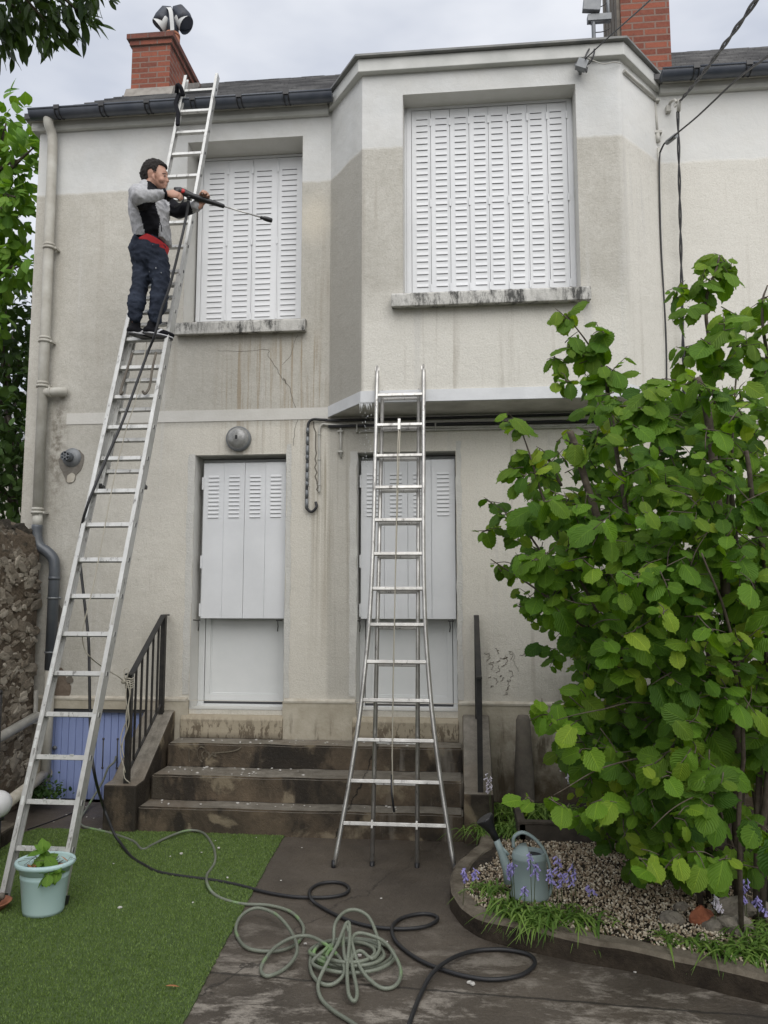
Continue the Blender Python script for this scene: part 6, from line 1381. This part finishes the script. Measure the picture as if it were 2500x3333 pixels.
for i in range(13):   # sloping half hood over the spout side
    a = math.pi*.5+math.pi*i/12; vs.append(ctr+Vector((math.cos(a)*rx*.86, math.sin(a)*rx*.74, Hc))); 
for i in range(13):
    a = math.pi*.5+math.pi*i/12; vs.append(ctr+Vector((math.cos(a)*rx*.45-rx*.1, math.sin(a)*rx*.55, Hc*1.13)))
g.add(vs, [(i, i+1, 14+i, 13+i) for i in range(12)]+[tuple(13+i for i in range(13))], 0, True); g.build('can_hood', M['can'], can)
def cd_(x, y, d=CY): return rg(x, y, d)
g = MB(); g.beam(spline([cd_(352, 868), cd_(352, 830), cd_(395, 805), cd_(450, 830), cd_(500, 885), cd_(530, 960), cd_(545, 1050), cd_(540, 1110), cd_(515, 1150)], 5), .012, .034, (0, 0, 0) if False else (.0, .0, 1)) if False else g.tube(spline([cd_(350, 880), cd_(352, 830), cd_(395, 805), cd_(450, 830), cd_(500, 885), cd_(530, 960), cd_(545, 1050), cd_(540, 1110), cd_(512, 1155)], 5), .010, 10, rb=.017, ref=(0, 0, 1)); g.build('handle', M['can'], can)
g = MB(); g.tube([cd_(335, 1060), cd_(318, 990), cd_(285, 900), cd_(258, 832)], [.040, .030, .022, .019], 14, rnd_ends=False); g.tube([cd_(325, 920), cd_(292, 885)], .010, 8); g.build('spout', M['can'], can)
g = MB(); g.tube([cd_(262, 842), cd_(240, 800), cd_(222, 770), cd_(205, 738), cd_(200, 730)], [.020, .024, .036, .056, .054], 18); g.build('spout_rose', M['blackp'], can)

# ------------------------------------------------------------------ bluebells and strap leaved clumps
def clump(c, n, L, r, name='bluebell_clump', label='', flowers=0, col='bell', fh=(.25, .45), group=None, px=None):
    c = Vector(c); root = empty(name, c, label, 'bluebells' if flowers else 'grass tuft', group); V = []; F = []; T = []; m = 0; c0 = c
    for k in range(n):
        a = rnd.uniform(0, 2*math.pi); b = Vector((rnd.gauss(0, r*.5), rnd.gauss(0, r*.4), 0)); l = L*rnd.uniform(.6, 1.15); w_ = rnd.uniform(.004, .0075); d = Vector((math.cos(a), math.sin(a), 0)); s = Vector((-d.y, d.x, 0)); t = rnd.random(); h0 = rnd.uniform(.45, .9)
        for i in range(7):
            u = i/6; p = b+d*(l*(.15*u+.65*u*u))+Vector((0, 0, l*(h0*1.25*u-(.55+h0*.75)*u*u))); wd = w_*(1-u**3)+.0005
            V += [tuple(p-s*wd), tuple(p+Vector((0, 0, -.002))), tuple(p+s*wd)]; T += [(t, 0, 0, 1)]*3
        for i in range(6):
            for j in range(2): q = m+i*3+j; F.append((q, q+1, q+4, q+3))
        m += 21
    np_mesh('strap_leaves', np.array(V), np.array(F).ravel(), 4, M['strap'], root, np.array(T), smooth=True)
    for k in range(flowers):
        if px: tip = px[k]; b = c+Vector((rnd.gauss(0, r*.4), rnd.gauss(0, r*.3), 0)); b = Vector((tip.x+rnd.uniform(-.03, .03), tip.y, c.z))
        else: b = c+Vector((rnd.gauss(0, r*.6), rnd.gauss(0, r*.5), 0)); tip = b+Vector((rnd.gauss(0, .03), rnd.gauss(0, .02), rnd.uniform(*fh)))
        g = MB(); mid = b.lerp(tip, .6)+Vector((0, 0, .01)); g.tube(spline([b, mid, tip], 4), .0022, 5); st = g.build('flower_stem', M['stem'], root)
        g = MB()
        for q in range(rnd.randint(8, 13)):
            u = q/12; p = tip.lerp(b, u*.30)+Vector((rnd.uniform(-.012, .012), rnd.uniform(-.012, .012), 0)); dd = Vector((rnd.uniform(-1, 1), rnd.uniform(-1, 1), -.7)).normalized()
            e = p+dd*.012; g.tube([p, e, e+dd*.008, e+dd*.014], [.0016, .0042, .0050, .0078], 6, caps=False)
        g.build('flower_head', M[col], st)
    return root
def bz(x, y, z=.12): return at(1450+x*.6329, 2200+y*.6329, Z=z)
def tipat(x, y, d): return at(1450+x*.6329, 2200+y*.6329, Y=d)
clump(bz(230, 1110), 60, .22, .10, label='bluebells at the left end of the bed by the kerb', flowers=2, px=[tipat(105, 985, -2.35), tipat(150, 990, -2.35)])
clump(bz(400, 1235), 90, .24, .12, label='dense strap leaved bluebells in front of the watering can', flowers=3, px=[tipat(435, 905, -2.42), tipat(408, 1080, -2.45), tipat(345, 955, -2.4)])
clump(bz(540, 1245), 90, .24, .12, label='bluebells with tall violet flowers right of the watering can', flowers=5, px=[tipat(580, 925, -2.45), tipat(600, 1010, -2.45), tipat(655, 965, -2.48), tipat(535, 990, -2.43), tipat(465, 960, -2.43)])
clump(bz(690, 1270), 70, .22, .12, label='bluebells spilling over the kerb beside the gravel', flowers=2, px=[tipat(745, 1075, -2.5), tipat(635, 1015, -2.48)])
clump(bz(300, 1190), 50, .22, .08, label='strap leaves between the kerb and the watering can', flowers=1, px=[tipat(325, 960, -2.35)])
clump(bz(470, 1290), 50, .20, .10, name='strap_leaf_tuft', label='arching green leaves hanging over the kerb below the watering can')
for i, (x, y, n) in enumerate(((1150, 1360, 36), (1270, 1385, 26), (1400, 1420, 34), (1500, 1440, 50), (1600, 1450, 60), (1650, 1380, 60), (1560, 1330, 40))):
    clump(bz(x, y), n, .15+.02*i, .07, name='grass_tuft', label='green grass tuft growing along the inner edge of the kerb at the right', group='grass tufts along the kerb')
for i, (x, y, n) in enumerate(((290, 530, 60), (360, 560, 60), (440, 540, 70), (520, 560, 60), (600, 560, 60), (680, 560, 50), (330, 690, 40), (300, 740, 40), (190, 800, 30), (160, 790, 25))):
    clump(at(1450+x*.6329, 2200+y*.6329, Y=-.75 if y < 620 else -1.0)*1.0 if False else Vector((at(1450+x*.6329, 2200+y*.6329, Y=-.7).x, -.55-.35*(y > 620)-rnd.uniform(0, .15), .16 if y < 620 else .12)), n, .30 if i < 6 else .22, .12, name='strap_leaf_tuft', label='dark green strap leaves growing at the foot of the house wall behind the timber edging', group='strap leaves by the house wall')
clump(Vector((.34, -.85, .12)), 20, .25, .06, label='pale pink bells beside the right handrail', flowers=2, col='bell_white', px=[tipat(215, 500, -.95), tipat(225, 515, -.95)])
clump(Vector((1.0, -.55, .12)), 24, .25, .06, label='pale bells under the hazel by the house wall', flowers=2, col='bell_white', px=[tipat(600, 420, -.7), tipat(625, 465, -.7)])
clump(Vector((1.62, -2.5, .12)), 24, .2, .06, label='white bells between the garden stones', flowers=2, col='bell_white', px=[tipat(1390, 1120, -2.55), tipat(1412, 1165, -2.55)])
clump(Vector((2.0, -2.4, .12)), 40, .2, .1, label='violet bluebells at the right edge behind the garden stones', flowers=4, px=[tipat(1540, 1040, -2.5), tipat(1525, 1125, -2.5), tipat(1600, 1130, -2.5), tipat(1640, 1190, -2.5)])
clump(Vector((.62, -.35, .12)), 10, .2, .04, name='dry_stalks', label='dry stalks in front of the old clay pipe')
g = MB()
for k in range(60):
    zz = rnd.uniform(2.95, 3.54)**1.0; g.sphere((-.80+rnd.gauss(0, .03)+.05*(3.54-zz), -.50+rnd.gauss(0, .02), zz), rnd.uniform(.0016, .004), 6, sc=(1, 1, rnd.uniform(1, 2)))
for k in range(9):
    a = Vector((-.84+.02*k*.6, -.505, 3.55)); g.tube([a, a+Vector((rnd.uniform(-.01, .02), 0, -rnd.uniform(.02, .08)))], [.004, .001], 5)
g.build('dripping_water', M['droplet'], label='white drops of water falling from the left lower corner of the bay', cat='water drops', kind='stuff')
# ---- stones
bm0 = bmesh.new(); bmesh.ops.create_icosphere(bm0, subdivisions=3, radius=1); bv0 = [v.co.copy() for v in bm0.verts]; bf0 = [tuple(v.index for v in f.verts) for f in bm0.faces]; bm0.free()
def rock(x, y, z, s, sc, mat, label):
    c = at(1900+x*.3617, 2700+y*.3617, Z=z); g = MB(); sd_ = rnd.random()*30; vs = []
    for v in bv0:
        w_ = v*(1+.45*mnoise.noise(v*1.1+Vector((sd_, 3, 0)))+.10*mnoise.noise(v*4+Vector((sd_, 3, 0)))); vs.append(c+Vector((w_.x*sc[0], w_.y*sc[1], w_.z*sc[2]))*s)
    g.add(vs, bf0); g.build('garden_stone', M[mat], label=label, cat='stone')
rock(1380, 880, .14, .075, (1.2, .8, .9), 'stone', 'pale pointed stone nearest the kerb at the right')
rock(1390, 720, .16, .085, (1.4, .8, .8), 'stone', 'large brownish stone behind the pale pointed one')
rock(1060, 800, .15, .055, (1.1, .8, 1.2), 'stone_red', 'broken red terracotta lump among the garden stones')
rock(800, 810, .13, .05, (1.3, .8, .8), 'stone', 'small grey stone left of the red lump')
rock(880, 700, .13, .036, (1.2, .8, .9), 'stone', 'little ochre stone behind the small grey one')
rock(1180, 880, .13, .055, (1.1, .8, .9), 'stone', 'mossy stone between the red lump and the pale pointed stone')
rock(1590, 720, .15, .06, (1.3, .8, .8), 'stone', 'grey stone at the right edge of the row')
# ---- timber edging, clay pipe
g = MB(); g.box(.42, 2.6, -1.10, -1.05, .10, .225); g.box(.41, .47, -1.10, -.5, .10, .24); 
te = g.build('timber_edging', M['wood'], label='dark timber edging board behind the gravel', cat='edging', bevel=.005)
g = MB(); g.box(.43, 2.6, -1.108, -1.044, .2255, .245); g.build('edging_cap', M['wood'], te, bevel=.004)
cpx = at(1705, 2480, Y=-.14); g = MB(); g.lathe((cpx.x, -.16, .1), [(.085, 0), (.082, .30), (.066, .55), (.062, .72), (.045, .76), (0, .765)], 18); g.build('clay_pipe', M['clay'], label='old tapering clay pipe stump standing against the house wall', cat='clay pipe')

# ------------------------------------------------------------------ antenna, wires, brackets
an = empty('antenna_mast', (at(1932, 130, Y=.2).x, .2, 6.74), 'short grey antenna mast with amplifier box above the bay', 'antenna')
def za(x, y, Y=.2): return at(1850+x*.3918, y*.3918, Y=Y)
g = MB(); g.tube([Vector((za(212, 355).x, .2, 6.6)), za(205, 80)+Vector((0, 0, .02)), za(203, -200)], .020, 10); g.build('mast', M['zinc'], an)
g = MB(); g.rbox(za(195, 38, .17), (.17, .06, .15), Matrix.Rotation(.12, 3, 'Y')); g.build('amplifier_box', M['zinc'], an, bevel=.006)
g = MB(); g.tube([za(185, 190), za(345, 150)], .022, 8); g.box(za(185, 190).x-.03, za(345, 150).x+.01, .17, .235, za(260, 155).z-.03, za(260, 155).z+.035); g.tube([za(335, 180), za(325, -60)], .016, 8); g.build('mast_bracket', M['zinc'], an)
g = MB(); g.tube(spline([za(225, 75), za(240, 110), za(215, 120), za(180, 160), za(180, 200)], 4), .005, 6); g.tube(spline([za(245, 65), za(290, 45), za(340, 5)], 4), .005, 6); g.tube(spline([za(220, 270), za(290, 262), za(345, 235)], 4), .005, 6); g.build('antenna_lead', M['black_cable'], an)
def zb(x, y, Y): return at(1850+x*.3918, y*.3918, Y=Y)
ins = zb(112, 540, -.60); g = MB(); g.rbox(ins, (.09, .06, .08), Matrix.Rotation(.4, 3, 'Y')); g.box(ins.x-.012, ins.x+.012, -.60, -.49, ins.z-.02, ins.z+.02); g.tube(spline([zb(60, 520, -.52), zb(62, 560, -.56), zb(90, 600, -.56)], 3), .006, 6); g.build('cable_anchor', M['zinc'], label='grey insulated cable anchor under the bay coping', cat='cable anchor')
def wire(pts, r, label, mat='black_cable', step=6, name='overhead_cable'):
    g = MB(); g.tube(spline(pts, step), r, 6); return g.build(name, M[mat], label=label, cat='cable')
wire([zb(130, 500, -.6), zb(300, 340, -1.0), zb(480, 180, -1.6), zb(690, -10, -2.4), zb(900, -230, -3.4)], .0055, 'thin overhead wire running up from the anchor above the bay window')
wire([zb(200, 370, -.45), zb(160, 430, -.60), zb(122, 520, -.62)], .007, 'short dark loop of cable dropping over the bay coping')
wire([zb(212, 370, -.45), zb(215, 440, -.62), zb(180, 520, -.62), zb(140, 540, -.62), zb(150, 600, -.62), zb(158, 560, -.62)], .007, 'curled dark cable beside the anchor')
wire([zb(150, 475, -.58), zb(200, 500, -.58), zb(290, 530, -.56), zb(380, 515, -.56), zb(430, 525, -.52)], .005, 'thin pale wire under the bay cornice', 'pipe_white')
def twisted(p, q, n, r, label, sag=0, extra=()):
    g = MB(); P_ = [p.lerp(q, i/n)-Vector((0, 0, sag*4*(i/n)*(1-i/n))) for i in range(n+1)]+list(extra)
    d = (q-p).normalized(); a = d.cross(Vector((0, 0, 1))) if abs(d.z) < .9 else Vector((1, 0, 0)); a.normalize(); b = d.cross(a)
    for ph in (0, math.pi): g.tube([x+(a*math.cos(i*.55+ph)+b*math.sin(i*.55+ph))*r*1.1 for i, x in enumerate(P_)], r, 6)
    return g.build('overhead_cable', M['black_cable'], label=label, cat='cable')
i1 = zb(935, 830, -.18); far = at(2640, -260, Y=-4.2)
twisted(i1, far, 60, .0075, 'twisted black overhead cable reaching the insulator on the right wall', .03)
twisted(zb(910, 930, -.13), at(2228, 1330, Y=-.06), 50, .0075, 'twisted black cable dropping down the right wall into the hazel')
g = MB(); ip = zb(865, 870, -.06); g.tube(spline([zb(835, 880, -.01), zb(850, 850, -.06), zb(880, 830, -.12), zb(900, 850, -.16)], 4), .013, 8); g.tube([zb(925, 825, -.17), zb(915, 925, -.14)], .018, 8); g.tube(spline([zb(878, 860, -.13), zb(885, 890, -.14), zb(900, 870, -.15)], 3), .007, 6); g.box(ip.x-.05, ip.x-.01, -.05, -.0, ip.z-.05, ip.z+.01); g.build('wall_insulator', M['pipe_white'], label='white porcelain insulator holding the twisted cable on the right wall', cat='insulator')
cj = zb(855, 1155, -.30); wire([at(2640, 70, Y=-3.6), at(2500, 182, Y=-2.6), zb(1400, 660, -1.7), zb(1080, 960, -.8), zb(900, 1110, -.38), cj, zb(800, 1190, -.16), zb(760, 1270, -.04)], .008, 'dark overhead cable coming in low to the clamp at the bay corner')
g = MB(); g.tube([zb(895, 1125, -.34), zb(820, 1185, -.20)], .022, 8); g.build('cable_clamp', M['zinc'], label='dark finned clamp on the low overhead cable', cat='clamp')
q0 = zb(735, 1275, -.035).x
g = MB(); g.tube([zb(722, 850, -.03), zb(742, 1110, -.03)], .010, 8); g.tube([zb(742, 1110, -.035), zb(748, 1180, -.035)], .020, 8); g.box(zb(722, 850, 0).x-.04, zb(722, 850, 0).x+.03, -.05, 0, zb(722, 852, 0).z-.012, zb(722, 852, 0).z+.012); g.box(zb(742, 1115, 0).x-.04, zb(742, 1115, 0).x+.03, -.05, 0, zb(742, 1115, 0).z-.012, zb(742, 1115, 0).z+.012); g.tube([zb(750, 1230, -.03), at(2166, 1250, Y=-.03), at(2168, 1330, Y=-.03)], .015, 8)
fa = Vector((1.46, -.5, 0)); fb = Vector((1.9, 0, 0)); nn = Vector((.75, -.66, 0)).normalized()
g.tube([fa.lerp(fb, .06)+nn*.02+Vector((0, 0, 6.50)), fa.lerp(fb, .90)+nn*.02+Vector((0, 0, 6.50))], .014, 8)
g.build('corner_conduit', M['pipe_white'], label='pale conduit running down the corner right of the bay', cat='conduit')
wire([zb(760, 1270, -.04), at(2146, 560, Y=-.045), at(2152, 800, Y=-.045), at(2168, 1100, Y=-.045), at(2170, 1330, Y=-.045)], .008, 'black cable following the corner conduit')
#@@END
